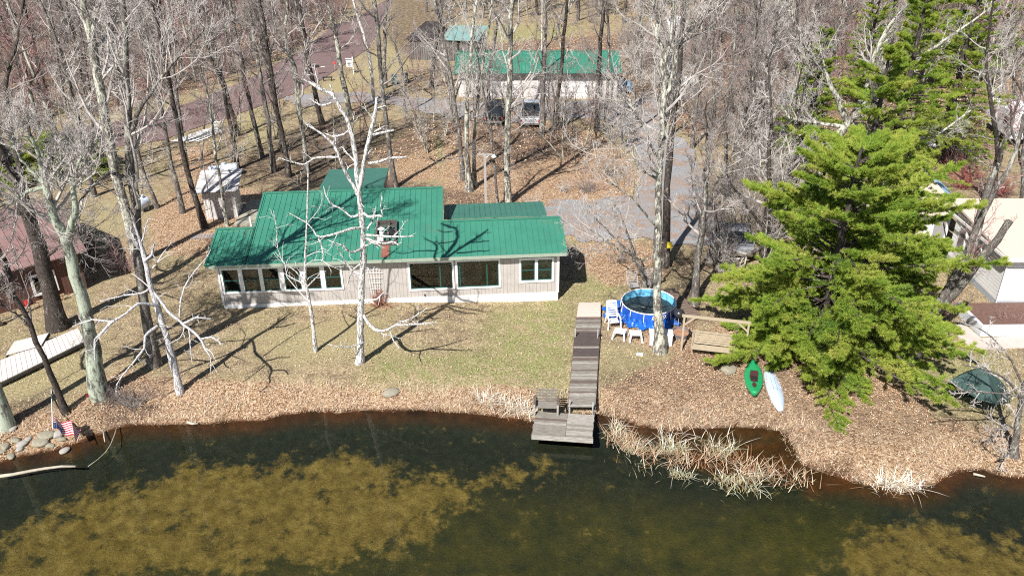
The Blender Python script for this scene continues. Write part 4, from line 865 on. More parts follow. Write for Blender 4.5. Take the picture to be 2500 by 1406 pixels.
# lattice, slab, vent
p = atg(497, 578); mb = MB()
for i in range(9): mb.bar((-.7+.17*i, -.35, .03), (-.7+.17*i, .35, .03), .03, .02)
for i in range(6): mb.bar((-.75, -.33+.13*i, .045), (.78, -.33+.13*i, .045), .03, .02)
tag(mb.build('lattice_panel', M('grey_lattice', (.40, .37, .37), .8, .15, 6), None, loc=p, rotz=.1), 'grey lattice panel lying in the leaves beside the left end of the lake house', 'panel')
P4 = [atg(x, y) for x, y in ((570, 552), (622, 552), (655, 492), (612, 490))]; mb = MB(); mb.add([(q[0], q[1], q[2]+.10) for q in P4]+[(q[0], q[1], q[2]-.1) for q in P4], [(0, 1, 2, 3), (0, 1, 5, 4), (1, 2, 6, 5), (2, 3, 7, 6), (3, 0, 4, 7)]); tag(mb.build('concrete_slab', M('mossy_concrete', (.34, .33, .26), .9, .2, 2, dirt=(.2, .18, .12))), kind='structure')
p = atg(617, 572); tag(MB().tube([(0, 0, 0), (0, 0, 1.2)], .06, 8).build('vent_pipe', plastic, None, loc=p), 'white plastic vent pipe beside the left roof step', 'pipe')
# lamp post behind the porch
def lamp_post():
    p = atg(1187, 520); t = thing('lamp_post', 'weathered grey post with a curved lamp arm behind the porch roof', 'lamp', p, 0)
    MB().box(-.08, .08, -.08, .08, 0, 4.1).build('post', M('silvered_timber', (.38, .36, .34), .85, .3, 6, stretch=(6, 6, .6)), t)
    MB().tube([(.08, 0, 3.9), (.35, 0, 4.15), (.6, 0, 4.1)], .03, 6).build('arm', plastic, t); MB().tube([(.6, 0, 4.14), (.6, 0, 3.98)], [.08, .17], 12).build('lamp_shade', plastic, t); MB().box(-.5, .5, -.05, .05, 4.105, 4.2).build('crossbar', M('silvered_timber', (.38, .36, .34)), t)
lamp_post()
p = atg(1322, 200); t = thing('flagpole', 'slim bare white flagpole rising behind the garage roof', 'pole', p, 0); MB().tube([(0, 0, 0), (0, 0, 11)], [.06, .035], 8).build('shaft', plastic, t); MB().tube([(0, 0, 11), (0, 0, 11.15)], [.08, .06], 8).build('cap', plastic, t)
# road-side sign, mailboxes, bins
p = atg(864, 181); t = thing('yard_sign', 'white post-and-arm yard sign on the grass verge by the road', 'sign', p, -.2); MB().box(-.05, .05, -.05, .05, 0, 1.9).box(-.85, -.05, -.04, .04, 1.62, 1.72).build('post', plastic, t); MB().box(-.8, -.12, -.02, .02, .75, 1.5).build('panel', plastic, t); MB().box(-.62, -.30, -.03, -.022, .8, 1.3).build('picture', M('sign_grey', (.35, .35, .36), .6, .4, 9), t)
p = atg(775, 184); t = thing('mailbox', 'black mailbox with white board on a post at the road edge', 'mailbox', p, .2); MB().box(-.05, .05, -.05, .05, 0, .9).build('post', M('grey_timber', (.36, .30, .24)), t); MB().prism([(-.12, .9), (.12, .9), (.12, 1.05), (.0, 1.14), (-.12, 1.05)], -.3, .3, 0).build('box', M('black_metal', (.02, .02, .02)), t); MB().box(-.55, .9, .15, .25, .82, .88).build('shelf', plastic, t)
p = atg(818, 172); t = thing('newspaper_box', 'small red box on a stake right of the black mailbox', 'box', p, 0); MB().box(-.03, .03, -.03, .03, 0, .7).build('post', M('grey_timber', (.36, .30, .24)), t); MB().box(-.16, .16, -.1, .1, .7, .95).build('body', M('red_plastic', (.7, .02, .03)), t, bevel=.02)
p = atg(800, 198); t = thing('low_bench', 'low dark bench in the grass below the mailboxes', 'bench', p, .1); MB().box(-.55, .55, -.18, .18, .36, .42).build('seat', M('black_metal', (.02, .02, .02)), t)
for s in (-1, 1): MB().box(s*.42-.04, s*.42+.04, -.15, .15, 0, .36).build('leg', M('black_metal', (.02, .02, .02)), t)
def bin_(x, y, col, nm, lab):
    p = atg(x, y); t = thing('wheelie_bin', lab, 'bin', p, .3); m__ = M(nm, col, .5, .15, 4); mb = MB(); mb.loft([[(-a, -a, z), (a, -a, z), (a, a, z), (-a, a, z)] for a, z in ((.22, .05), (.30, .95))]); mb.build('body', m__, t, bevel=.02); MB().box(-.33, .33, -.36, .32, .955, 1.03).build('lid', m__, t, bevel=.02); MB().tube([(-.25, .28, .1), (.25, .28, .1)], .1, 12).build('wheels', M('black_metal', (.02, .02, .02)), t)
bin_(963, 207, (.16, .30, .36), 'teal_plastic', 'teal wheelie bin beyond the drive, left of the black one'); bin_(990, 203, (.03, .03, .035), 'black_plastic', 'black wheelie bin beyond the drive beside the teal one')
p = atg(1522, 222); t = thing('tarped_pile', 'blue tarped heap at the right corner of the garage', 'tarp', p, 0); mb = MB(); rg = random.Random(8); mb.loft([[(r_*1.3*math.cos(k*.4488)*(1+rg.uniform(-.15, .15)), r_*math.sin(k*.4488), z+rg.uniform(-.06, .06)) for k in range(14)] for r_, z in ((.75, 0), (.72, .6), (.5, 1.0), (.12, 1.15))]); mb.build('cover', M('pale_blue_tarp', (.20, .42, .62), .5, .5, 4), t)
p = atg(1857, 262); t = thing('red_canister', 'small round red canister on a stand, right of the gravel bend', 'canister', p, 0); MB().tube([(0, 0, .75), (0, 0, .85), (0, 0, 1.15), (0, 0, 1.28)], [.12, .24, .25, .1], 14).build('body', M('red_canister_paint', (.65, .05, .10), .5, .15, 4), t, smooth=True); MB().box(-.3, .3, -.2, .2, 0, .74).build('stand', M('dark_metal_box', (.10, .10, .11), .6, .2, 4), t)
# ---------------------------------------------------------------- vehicles
def vehicle(x, y, rz, kind, col, lab, sc=1.):
    p = atg(x, y); t = thing({'pickup': 'pickup_truck', 'suv': 'parked_car', 'car': 'parked_car'}[kind], lab, {'pickup': 'truck'}.get(kind, 'car'), p, rz)
    paint = M('paint_'+'_'.join(str(int(c*100)) for c in col), col, .25, .06, 2, .3); gl = M('car_window', (.02, .025, .03), .05, .1, 2); tyre = M('tyre_rubber', (.02, .02, .02), .9, .1, 5); rim = M('wheel_rim', (.5, .5, .5), .3, .1, 5, .6)
    L_, W_ = {'pickup': (5.4, 1.95), 'suv': (4.7, 1.9), 'car': (4.5, 1.78)}[kind]; hb = {'pickup': .98, 'suv': 1.02, 'car': .88}[kind]; hr = {'pickup': 1.80, 'suv': 1.75, 'car': 1.42}[kind]
    def sec(xx, w, z0, z1): w = w/2; return [(xx, -w*.9, z0), (xx, -w, z0+.15), (xx, -w, z1-.12), (xx, -w*.93, z1), (xx, w*.93, z1), (xx, w, z1-.12), (xx, w, z0+.15), (xx, w*.9, z0)]
    h = L_/2; fr_ = .78 if kind != 'pickup' else .85
    MB().loft([sec(-h, W_*.86, .42, hb*.9), sec(-h+.12, W_*.97, .30, hb), sec(-h+1.3, W_, .28, hb), sec(h-1.5, W_, .28, hb), sec(h-.4, W_*.98, .28, hb*fr_+.05), sec(h-.05, W_*.90, .34, hb*fr_-.08), sec(h, W_*.8, .42, hb*fr_-.2)]).build('body', paint, t, smooth=False, bevel=.03)
    if kind == 'pickup': c0, c1, c2, c3 = -.55, -.30, .75, 1.35
    elif kind == 'suv': c0, c1, c2, c3 = -h+.10, -h+.45, .65, 1.25
    else: c0, c1, c2, c3 = -h+.65, -h+1.35, .35, 1.15
    w0, w1 = W_*.93, W_*.76
    MB().add([(c0, -w0/2, hb-.01), (c3, -w0/2, hb-.01), (c3, w0/2, hb-.01), (c0, w0/2, hb-.01), (c1, -w1/2, hr-.04), (c2, -w1/2, hr-.04), (c2, w1/2, hr-.04), (c1, w1/2, hr-.04)], [(0, 1, 5, 4), (1, 2, 6, 5), (2, 3, 7, 6), (3, 0, 4, 7), (4, 5, 6, 7)]).build('windows', gl, t)
    MB().add([(c1-.05, -w1/2-.02, hr-.05), (c2+.05, -w1/2-.02, hr-.05), (c2+.05, w1/2+.02, hr-.05), (c1-.05, w1/2+.02, hr-.05), (c1+.06, -w1/2+.1, hr), (c2-.1, -w1/2+.1, hr), (c2-.1, w1/2-.1, hr), (c1+.06, w1/2-.1, hr)], [(3, 2, 1, 0), (0, 1, 5, 4), (1, 2, 6, 5), (2, 3, 7, 6), (3, 0, 4, 7), (4, 5, 6, 7)]).build('roof', paint, t)
    for (xa, xb, ww) in ((c0, c1, 1), (c3, c2, 1)):
        for s in (-1, 1): MB().bar((xa, s*w0/2, hb), (xb, s*(w1/2+.005), hr-.03), .07, .05).build('pillar', paint, t)
    if kind == 'pickup':
        MB().box(-h+.14, -.62, -W_*.40, W_*.40, hb-.02, hb+.015).build('truck_bed', M('bed_liner', (.025, .025, .028), .8, .2, 4), t)
        for s in (-1, 1): MB().box(-h+.1, -.58, s*W_*.47-.05, s*W_*.47+.05, hb, hb+.10).build('bed_rail', paint, t)
        MB().box(-h+.02, -h+.10, -W_*.45, W_*.45, hb, hb+.10).build('tailgate', paint, t)
    for xx in (-h+.95, h-.95):
        for s in (-1, 1):
            w = MB().tube([(xx, s*(W_/2-.22), .34), (xx, s*(W_/2+.01), .34)], .34, 18).build('wheel', tyre, t); MB().tube([(xx, s*(W_/2+.011), .34), (xx, s*(W_/2+.02), .34)], .19, 12).build('rim', rim, w)
    for s in (-1, 1):
        MB().box(h-.06, h+.01, s*W_*.34-.13, s*W_*.34+.13, hb*fr_-.30, hb*fr_-.16).build('headlight', M('lamp_glass', (.75, .75, .72), .1, .05, 3), t)
        MB().box(-h-.01, -h+.14, s*W_*.42-.07, s*W_*.42+.07, hb*.62, hb*.86).build('tail_light', M('tail_red', (.45, .02, .02), .3, .1, 3), t)
    MB().box(-h-.05, -h+.02, -W_*.4, W_*.4, .36, .52).build('bumper', M('chrome', (.6, .6, .6), .2, .05, 3, .8), t); MB().box(h-.03, h+.05, -W_*.4, W_*.4, .34, .48).build('bumper', M('chrome', (.6, .6, .6)), t)
    return t
vehicle(1208, 292, R(88), 'suv', (.02, .021, .025), 'black car parked behind the clump, left of the silver pickup')
vehicle(1297, 294, R(86), 'pickup', (.62, .65, .70), 'silver pickup parked on the leaves before the garage, tail to the lake')
vehicle(1628, 208, R(100), 'car', (.72, .74, .76), 'white car parked right of the garage behind the lichen-white trunk')
vehicle(1958, 262, R(20), 'suv', (.55, .57, .60), 'pale grey car under the small pine right of the red canister')
vehicle(2300, 372, R(160), 'car', (.50, .53, .55), 'grey car under pine boughs before the white trailer')
vehicle(1798, 600, R(80), 'car', (.30, .31, .34), 'dark grey car hidden behind the left side of the big pine')
def camper(x, y, rz, L_, lab):
    p = atg(x, y); t = thing('camper_trailer', lab, 'trailer', p, rz, 'white camper trailers'); wh = M('camper_white', (.80, .81, .82), .4, .05, 1.5, dirt=(.6, .6, .58)); W_ = 2.3; h = L_/2
    prof = [(-h, .6), (h, .6), (h+.15, 1.5), (h-.05, 2.3), (h-.5, 2.75), (-h+.4, 2.8), (-h, 2.4)]
    mb = MB(); mb.prism(prof, -W_/2, W_/2, 1); mb.build('body', wh, t, bevel=.12)
    for s in (-1, 1):
        w = MB().tube([(0, s*(W_/2-.2), .36), (0, s*(W_/2+.01), .36)], .36, 16).build('wheel', M('tyre_rubber', (.02, .02, .02)), t)
        for xx in (-h*.6, h*.3): MB().box(xx, xx+.8, s*(W_/2+.005)-.01, s*(W_/2+.005)+.01, 1.5, 2.1).build('window', M('car_window', (.02, .025, .03)), t)
    MB().box(h*.72, h*.72+.6, -W_/2-.02, -W_/2-.004, .65, 2.45).build('door', M('camper_door', (.7, .7, .68), .5, .05, 3), t); MB().box(-.4, .4, -.35, .35, 2.805, 2.98).build('roof_vent', wh, t, bevel=.04); MB().bar((h+.1, 0, .6), (h+1.1, 0, .5), .1, .1).build('drawbar', M('black_metal', (.02, .02, .02)), t)
camper(1646, 98, R(75), 5.2, 'white camper trailer deep in the woods behind the garage'); camper(2462, 335, R(82), 5.6, 'white camper trailer at the right frame edge beyond the annex'); 
def utility_trailer(x, y, rz, lab):
    p = atg(x, y); t = thing('utility_trailer', lab, 'trailer', p, rz); g = M('trailer_grey', (.42, .42, .43), .6, .2, 3); MB().box(-1.5, 1.5, -.8, .8, .5, .58).build('bed', g, t)
    for s in (-1, 1): MB().box(-1.5, 1.5, s*.8-.03, s*.8+.03, .585, .95).build('side_panel', M('trailer_pale', (.68, .68, .66), .6, .15, 3), t); MB().tube([(0, s*.83, .32), (0, s*1.0, .32)], .32, 14).build('wheel', M('tyre_rubber', (.02, .02, .02)), t)
    MB().bar((1.5, 0, .5), (2.6, 0, .5), .08, .08).build('drawbar', g, t)
utility_trailer(1672, 212, R(5), 'low grey utility trailer right of the white car')
# ---------------------------------------------------------------- green parasol and chairs at the right bank
def parasol():
    dg = M('dark_green_canvas', (.03, .065, .058), .8, .3, 4); fr_ = M('dark_metal_frame', (.03, .04, .04), .5, .2, 4); a = atg(2402, 1010); tp = aty(2392, 928, a[1]+1.0)
    t = thing('patio_umbrella', 'collapsed dark green patio umbrella slumped behind twigs at the right bank', 'umbrella', a, 0); MB().tube([(0, 0, 0), (-.15, .6, 2.0)], .022, 8).build('pole', fr_, t)
    n = 16; rg = random.Random(6); rows = []
    for f in (0.02, .3, .65, 1.0): rows.append([((.05+1.15*f*(1+.18*math.cos(4*6.283*k/n)+rg.uniform(-.12, .12)))*math.cos(6.283*k/n)-.15, (.05+.95*f*(1+.18*math.cos(4*6.283*k/n)))*math.sin(6.283*k/n)+.6, 2.0-1.15*f**1.2+.22*math.cos(8*6.283*k/n/2)*f*.5-.35*f*math.cos(6.283*k/n)) for k in range(n)])
    MB().loft(rows, cap=False).build('canopy', dg, t)
    def ch(x, y, rz, lab, src=None):
        p = atg(x, y)
        if src: return dup(src, p, rz, lab, 'dark green patio chairs under the umbrella')
        t = thing('patio_chair', lab, 'chair', p, rz, 'dark green patio chairs under the umbrella'); MB().box(-.26, .26, -.26, .24, .42, .46).build('seat', dg, t); MB().add([(-.26, .24, .5), (.26, .24, .5), (.26, .42, 1.1), (-.26, .42, 1.1), (-.26, .27, .5), (.26, .27, .5), (.26, .45, 1.1), (-.26, .45, 1.1)], [(0, 1, 2, 3), (4, 5, 6, 7), (0, 1, 5, 4), (1, 2, 6, 5), (2, 3, 7, 6), (3, 0, 4, 7)]).build('backrest', dg, t)
        for s in (-1, 1):
            for u in (-.24, .24): MB().tube([(s*.28, u*1.15, 0), (s*.25, u, .44)], .018, 6).build('leg', fr_, t)
            MB().tube([(s*.3, -.26, .44), (s*.3, -.26, .66), (s*.3, .28, .68)], .018, 6).build('armrest', fr_, t)
        return t
    c = ch(2368, 985, -.6, 'dark green patio chair on the left side of the slumped umbrella'); ch(2440, 990, .7, 'dark green patio chair on the right side of the slumped umbrella', c)
parasol()
# ---------------------------------------------------------------- trees
def bark(name, base, lich, dark, lsc=5., lcut=.52, vert=.35, rough=.9, tint=None, dk=.38):
    m, nt, N, L, b = nmat(name); v = coords(nt)
    oi = N.new('ShaderNodeObjectInfo'); ad = N.new('ShaderNodeVectorMath'); ad.operation = 'ADD'; L.new(v, ad.inputs[0])
    sc_ = N.new('ShaderNodeVectorMath'); sc_.operation = 'SCALE'; sc_.inputs[0].default_value = (37, 17, 29); L.new(oi.outputs['Random'], sc_.inputs['Scale']); L.new(sc_.outputs[0], ad.inputs[1]); v = ad.outputs[0]
    n1 = noise(nt, v, lsc, 6, .8, (1, 1, vert)); n2 = noise(nt, v, lsc*4, 4, .8, (1, 1, .25)); n3 = noise(nt, v, .8, 3, .6)
    c = ramp(nt, n2, [(dk, dark), (dk+.08 if dk > .4 else .52, base), (.70, tuple(min(1, x*1.6) for x in base))])
    k = math_(nt, 'ADD', n1, math_(nt, 'MULTIPLY', math_(nt, 'SUBTRACT', n3, .5), .35))
    c = mix(nt, ramp(nt, k, [(lcut-.03, 0), (lcut+.06, .9)]), c, lich)
    L.new(c, b.inputs['Base Color']); b.inputs['Roughness'].default_value = rough; b.inputs['Specular IOR Level'].default_value = .15
    bump(nt, b, math_(nt, 'ADD', n2, n1), .03, .8); return m
bark_grey = bark('grey_bark', (.150, .132, .120), (.44, .44, .38), (.035, .030, .027), 7, .55)
bark_lichen = bark('lichen_bark', (.15, .135, .12), (.60, .60, .50), (.03, .028, .025), 7, .49)
bark_green = bark('greenish_bark', (.15, .145, .125), (.42, .47, .37), (.04, .04, .035), 5, .46)
bark_dark = bark('dark_bark', (.075, .062, .055), (.30, .30, .26), (.018, .015, .013), 6, .60)
bark_birch = bark('white_birch_bark', (.60, .59, .57), (.72, .71, .70), (.12, .11, .10), 5, .6, 1.6, dk=.43)
bark_dead = bark('bleached_dead_wood', (.52, .51, .52), (.66, .65, .66), (.18, .17, .17), 6, .58, .3, dk=.42)
bark_birch2 = bark('mottled_birch_bark', (.52, .51, .47), (.76, .75, .70), (.12, .11, .10), 6, .44, .8)
def twigm(name, col, v_=.3):
    m, nt, N, L, b = nmat(name); oi = N.new('ShaderNodeObjectInfo'); f = noise(nt, pos(nt), 2.0, 3, .7)
    c = ramp(nt, f, [(.3, tuple(x*(1-v_) for x in col)), (.7, tuple(min(1, x*(1+v_)) for x in col))])
    L.new(c, b.inputs['Base Color']); b.inputs['Roughness'].default_value = .9; b.inputs['Specular IOR Level'].default_value = .1; return m
twig_grey = twigm('grey_twigs', (.25, .22, .205)); twig_pale = twigm('pale_twigs', (.42, .39, .365)); twig_red = twigm('reddish_twigs', (.30, .185, .18)); twig_white = twigm('bleached_twigs', (.58, .57, .56), .15); twig_dark = twigm('dark_twigs', (.16, .13, .12))
def norm(a): return a/np.maximum(np.linalg.norm(a, axis=-1, keepdims=True), 1e-9)
def resample(P, K):
    P = np.asarray(P, float); s = np.r_[0, np.cumsum(np.linalg.norm(np.diff(P[:, :3], axis=0), axis=1))]
    t = np.linspace(0, s[-1], K); return np.stack([np.interp(t, s, P[:, i]) for i in range(P.shape[1])], 1)
def tubes(P, Rr, n, offset=0):
    """P (N,K,3), R (N,K) -> verts, quads"""
    Nn, K = Rr.shape; T = np.empty_like(P); T[:, 1:-1] = P[:, 2:]-P[:, :-2]; T[:, 0] = P[:, 1]-P[:, 0]; T[:, -1] = P[:, -1]-P[:, -2]; T = norm(T)
    t0 = T[:, K//2]; ref = np.where(np.abs(t0[:, 2:3]) < .8, np.array([[0, 0, 1.]]), np.array([[1., 0, 0]]))
    n1 = norm(np.cross(T, ref[:, None, :])); n2 = np.cross(T, n1)
    a = 2*np.pi*np.arange(n)/n
    V = P[:, :, None, :]+Rr[:, :, None, None]*(np.cos(a)[None, None, :, None]*n1[:, :, None, :]+np.sin(a)[None, None, :, None]*n2[:, :, None, :])
    idx = np.arange(Nn*K*n).reshape(Nn, K, n)+offset; nx_ = np.roll(idx, -1, axis=2)
    q = np.stack([idx[:, :-1], nx_[:, :-1], nx_[:, 1:], idx[:, 1:]], -1).reshape(-1, 4)
    return V.reshape(-1, 3), q
def branch(rng, P, Rr, n, t0, t1, ang, L0, K=5, wig=.18, up=.15, rf=.55, tip=.25, taper_len=.5, rmin=.006, rmax=9.):
    """n children on each parent polyline; L0 absolute length (m) or negative = fraction of parent length"""
    Nn, Kp = Rr.shape; 
    t = (t0+(t1-t0)*(np.arange(n)[None, :]+rng.random((Nn, n)))/n); f = t*(Kp-1); i = np.minimum(f.astype(int), Kp-2); w = (f-i)[..., None]
    ar = np.arange(Nn)[:, None]; A = P[ar, i]; B = P[ar, i+1]; S = A*(1-w)+B*w; Tn = norm(B-A); r = Rr[ar, i]*(1-w[..., 0])+Rr[ar, i+1]*w[..., 0]
    plen = np.linalg.norm(np.diff(P, axis=1), axis=-1).sum(1)
    Ln = (-L0*plen)[:, None] if L0 < 0 else np.full((Nn, 1), L0)
    Ln = Ln*(1-taper_len*(t-t0)/(t1-t0+1e-9))*rng.uniform(.6, 1.25, (Nn, n))
    rnd = rng.normal(size=(Nn, n, 3)); side = norm(np.cross(Tn, rnd))
    a = np.radians(ang)*rng.uniform(.75, 1.25, (Nn, n))[..., None]
    D = norm(Tn*np.cos(a)+side*np.sin(a)); M_ = Nn*n
    D = D.reshape(M_, 3); Q = np.empty((M_, K, 3)); Q[:, 0] = S.reshape(M_, 3); step = (Ln.reshape(M_)/(K-1))[:, None]
    for k in range(1, K):
        D = norm(D+rng.normal(size=(M_, 3))*wig+np.array([0, 0, up])); Q[:, k] = Q[:, k-1]+D*step
    r = np.clip(r.reshape(M_)*rf*rng.uniform(.75, 1.1, M_), rmin, rmax); RR = r[:, None]*np.linspace(1, tip, K)[None, :]; RR = np.maximum(RR, rmin*.6)
    return Q, RR
def sub_select(rng, P, Rr, frac):
    k = rng.random(len(P)) < frac; return P[k], Rr[k]
def crown_mesh(rng, stems, name, mat, spec, extra=None):
    """stems list of (P,R) arrays; spec = list of levels"""
    Vs = []; Qs = []; off = 0; lv = stems
    for sp in list(spec)+([None]+list(extra) if extra else []):
        if sp is None: lv = stems[:1]; continue
        sp = dict(sp); sides = sp.pop('sides', 3); nxt = []
        for P, Rr in lv:
            if len(P) == 0: continue
            nxt.append(branch(rng, P, Rr, **sp))
        for P, Rr in nxt:
            v, q = tubes(P, Rr, sides, off); off += len(v); Vs.append(v); Qs.append(q)
        lv = nxt
    return npmesh(name, np.concatenate(Vs), quads=np.concatenate(Qs), mat=mat, smooth=False)
def stems_mesh(stems, name, mat, n=10, rough=.0, rng=None):
    Vs = []; Qs = []; off = 0
    for P, Rr in stems:
        v, q = tubes(P, Rr, n, off); off += len(v); Vs.append(v); Qs.append(q)
    return npmesh(name, np.concatenate(Vs), quads=np.concatenate(Qs), mat=mat, smooth=True)
FULL = [dict(n=15, t0=.36, t1=.98, ang=52, L0=4.6, K=7, wig=.17, up=.16, rf=.50, tip=.25, taper_len=.65, rmin=.02, rmax=.11, sides=5),
        dict(n=7, t0=.22, t1=1., ang=46, L0=-.42, K=5, wig=.20, up=.08, rf=.55, tip=.3, rmin=.010, sides=3),
        dict(n=6, t0=.2, t1=1., ang=44, L0=-.48, K=4, wig=.22, up=.05, rf=.6, tip=.5, rmin=.007, sides=3),
        dict(n=3, t0=.2, t1=1., ang=40, L0=-.6, K=3, wig=.22, up=.03, rf=.7, tip=.6, rmin=.0055, sides=3)]
def scale_spec(spec, **kw):
    o = [dict(s) for s in spec]
    for i, s in enumerate(o):
        for k, v in kw.items():
            if k in s: s[k] = s[k]*(v[i] if hasattr(v, '__len__') else v)
        s['n'] = max(1, int(round(s['n'])))
    return o
WSC = .86; WSM = 1.
def px_stem(pts, Y, K=14, top=None):
    """pts [(x,y,width_px,(dY))] seen in the photo; all at depth Y (+dY)"""
    o = []
    for p in pts:
        q = aty(p[0], p[1], Y+(p[3] if len(p) > 3 else 0)); D = (q-CC)@CF; o.append([*q, p[2]*WSC*WSM*.5*D/FPX])
    return np.array(o)
TREES = 0
EPI = [dict(n=15, t0=.06, t1=.75, ang=62, L0=2.1, K=5, wig=.22, up=.07, rf=.2, tip=.4, taper_len=.3, rmin=.010, rmax=.022, sides=3), dict(n=7, t0=.15, t1=1., ang=48, L0=-.5, K=4, wig=.24, up=.03, rf=.6, tip=.5, rmin=.007, sides=3), dict(n=4, t0=.2, t1=1., ang=42, L0=-.55, K=3, wig=.22, up=.0, rf=.7, tip=.6, rmin=.006, sides=3)]
def ptree(base, stems, label, group, barkm=bark_grey, twig=twig_grey, height=None, spec=FULL, flare=1.35, name='bare_tree', cat='tree', wig=.07, seed=None, K=16, trunk_n=10, exts=None, epi=None):
    """a tree whose stems were measured in the photo. base (x,y) foot; stems: first starts at the foot"""
    global TREES
    TREES += 1; rng = np.random.default_rng(seed or (100+TREES)); b = atg(*base); Y = b[1]; S = []
    for si, st in enumerate(stems):
        a = px_stem(st, Y)
        if si == 0:
            a[0, :3] = b+np.array([0, 0, -.15])
        if height and si < (exts if exts is not None else len(stems)):   # grow on past the top of the frame
            d = norm(a[-1, :3]-a[-2, :3]); z = a[-1, 2]; hh = height*(1-.06*si)
            if z < hh-.5:
                n = 4; d = norm(d+np.array([0, 0, .25])); L_ = (hh-z)/max(d[2], .5); r0 = a[-1, 3]; ex = []; p = a[-1, :3].copy()
                for k in range(1, n+1):
                    d = norm(d+rng.normal(size=3)*.13); p = p+d*L_/n; ex.append([*p, max(.02, r0*(1-.82*k/n))])
                a = np.vstack([a, ex])
        a = resample(a, K if si == 0 else max(8, K-4)); 
        a[1:-1, :2] += rng.normal(size=(len(a)-2, 2))*wig*.6; r = a[:, 3].copy()*(1+rng.normal(size=len(a))*(.09 if 'birch' in name else .04))
        if si == 0: r[0] *= flare; r[1] *= 1+(flare-1)*.25
        S.append((a[None, :, :3]-b, r[None]))
    t = thing(name, label, cat, b, 0, group)
    obj('trunk', stems_mesh(S, 'trunk', barkm, trunk_n), t)
    if spec: obj('crown', crown_mesh(rng, S, 'crown', twig, spec, epi), t)
    return t
LFT = scale_spec(FULL, n=(.8, 1, 1, 1), L0=(1.0, 1, 1, 1))
G_FG = 'bare trees along the lake front'; G_MID = 'bare trees round the yard'
# --- foreground, left to right
ptree((245,965), [[(245,965,48),(228,860,40),(205,740,37),(178,650,33),(160,598,28),(140,540,24),(112,455,20),(95,380,12)],[(160,598,20),(172,560,19),(185,500,16),(176,440,12),(200,380,8)],[(112,455,14),(60,470,10),(20,500,7)],[(112,455,12),(60,400,9),(20,330,6)]],
      'thick smooth green-grey trunk with a forked stem, foot by the stony bank', G_FG, bark_green, twig_pale, spec=scale_spec([dict(FULL[0], t0=.62, L0=3.6), *FULL[1:]], n=(1.0, 1.1, 1.1, 1)), height=13, exts=1)
ptree((142,800), [[(142,800,50),(120,700,42),(92,600,40),(72,530,40),(48,470,34),(20,400,26),(-30,300,22)],[(92,640,14),(150,600,6),(200,560,4)]],
      'mossy dark trunk in front of the red roof cabin', G_FG, bark_dark, twig_grey, height=17, exts=1)
ptree((162,1008), [[(162,1008,20),(130,930,17),(98,850,15),(72,795,14),(38,720,13),(10,640,13),(-30,560,12)],[(72,795,9),(40,770,6),(10,745,4),(-30,720,3)]],
      'slender dark leaning tree behind the flag', G_FG, bark_dark, twig_grey, height=11, exts=1, spec=scale_spec(LFT, L0=(.6, 1, 1, 1)))
ptree((15,1040), [[(25,1045,40),(0,975,34),(-40,880,30),(-90,760,26)]], 'grey trunk cut by the left frame edge above the stones', G_FG, bark_green, twig_grey, height=14)
ptree((376,892), [[(376,892,34),(362,800,28),(350,700,27),(338,560,26),(324,450,26),(312,340,24),(310,200,20),(305,90,17),(300,0,16)],[(315,330,15),(345,260,12),(395,190,9),(440,130,6),(500,70,4)],[(322,440,12),(270,420,9),(205,470,8),(170,560,5)]],
      'tall dark trunk right behind the small white dead birch', G_FG, bark_grey, twig_pale, height=21, exts=1)
ptree((338,640), [[(345,665,30),(318,560,28),(282,420,28),(262,320,27),(240,200,26),(222,90,24),(200,0,22)],[(222,95,14),(232,50,12),(245,0,10)]],
      'tall pale-barked tree left of the dark trunk, beyond the lawn shadow', G_FG, bark_lichen, twig_pale, height=22, exts=1)
DEAD = [dict(n=6, t0=.25, t1=1., ang=50, L0=-.28, K=5, wig=.30, up=.03, rf=.42, tip=.3, rmin=.010, sides=4),
        dict(n=4, t0=.2, t1=1., ang=45, L0=-.45, K=4, wig=.28, up=.0, rf=.6, tip=.5, rmin=.006, sides=3)]
ptree((440,958), [[(440,958,24),(425,890,20),(400,800,18),(382,740,17),(365,690,16),(356,640,13),(348,610,11),(340,580,8),(325,540,5)],
      [(384,746,11,-.2),(341,738,8,-.8),(300,770,6,-1.2),(274,785,9,-1.4),(252,808,8,-1.6),(231,828,6,-1.8),(232,880,3,-2.0)],[(274,785,6,-1.4),(225,780,5,-1.2),(178,796,3,-1.0)],
      [(384,796,9,-.2),(355,818,8,-.8),(352,850,7,-1.2),(331,878,5,-1.5),(300,915,4,-1.8),(284,940,3,-2.0)],
      [(374,711,8),(392,735,8,-.3),(409,760,8,-.6),(430,778,8,-.9),(450,793,7,-1.2),(476,812,7,-1.5),(492,834,6,-1.7),(506,862,6,-1.9),(516,872,5,-2.),(514,908,3,-2.1)],
      [(448,790,7,-1.2),(480,775,5,-1.1),(515,778,3,-1.)],[(490,828,6,-1.6),(515,822,5,-1.7),(545,840,3,-1.8)],[(462,800,5,-1.3),(465,840,4,-1.5),(468,878,3,-1.6)],
      [(438,775,5,-.9),(442,727,4.5,-.6),(452,695,4,-.3),(468,672,4,0),(490,645,3.5,.3),(505,628,3,.4),(515,608,2,.5)],
      [(350,612,8),(335,596,6),(322,570,4),(318,550,3)],[(352,640,8),(372,620,8,-.3),(376,594,5,-.4)],[(345,598,6),(352,570,4),(362,530,2.5)],
      [(370,700,7),(350,715,5),(300,722,4),(245,735,2.5)]],
      'small white dead birch with drooping bleached limbs by the shore', G_FG, bark_dead, twig_white, spec=DEAD, wig=.02, flare=1.1, K=18, name='dead_birch', trunk_n=9)
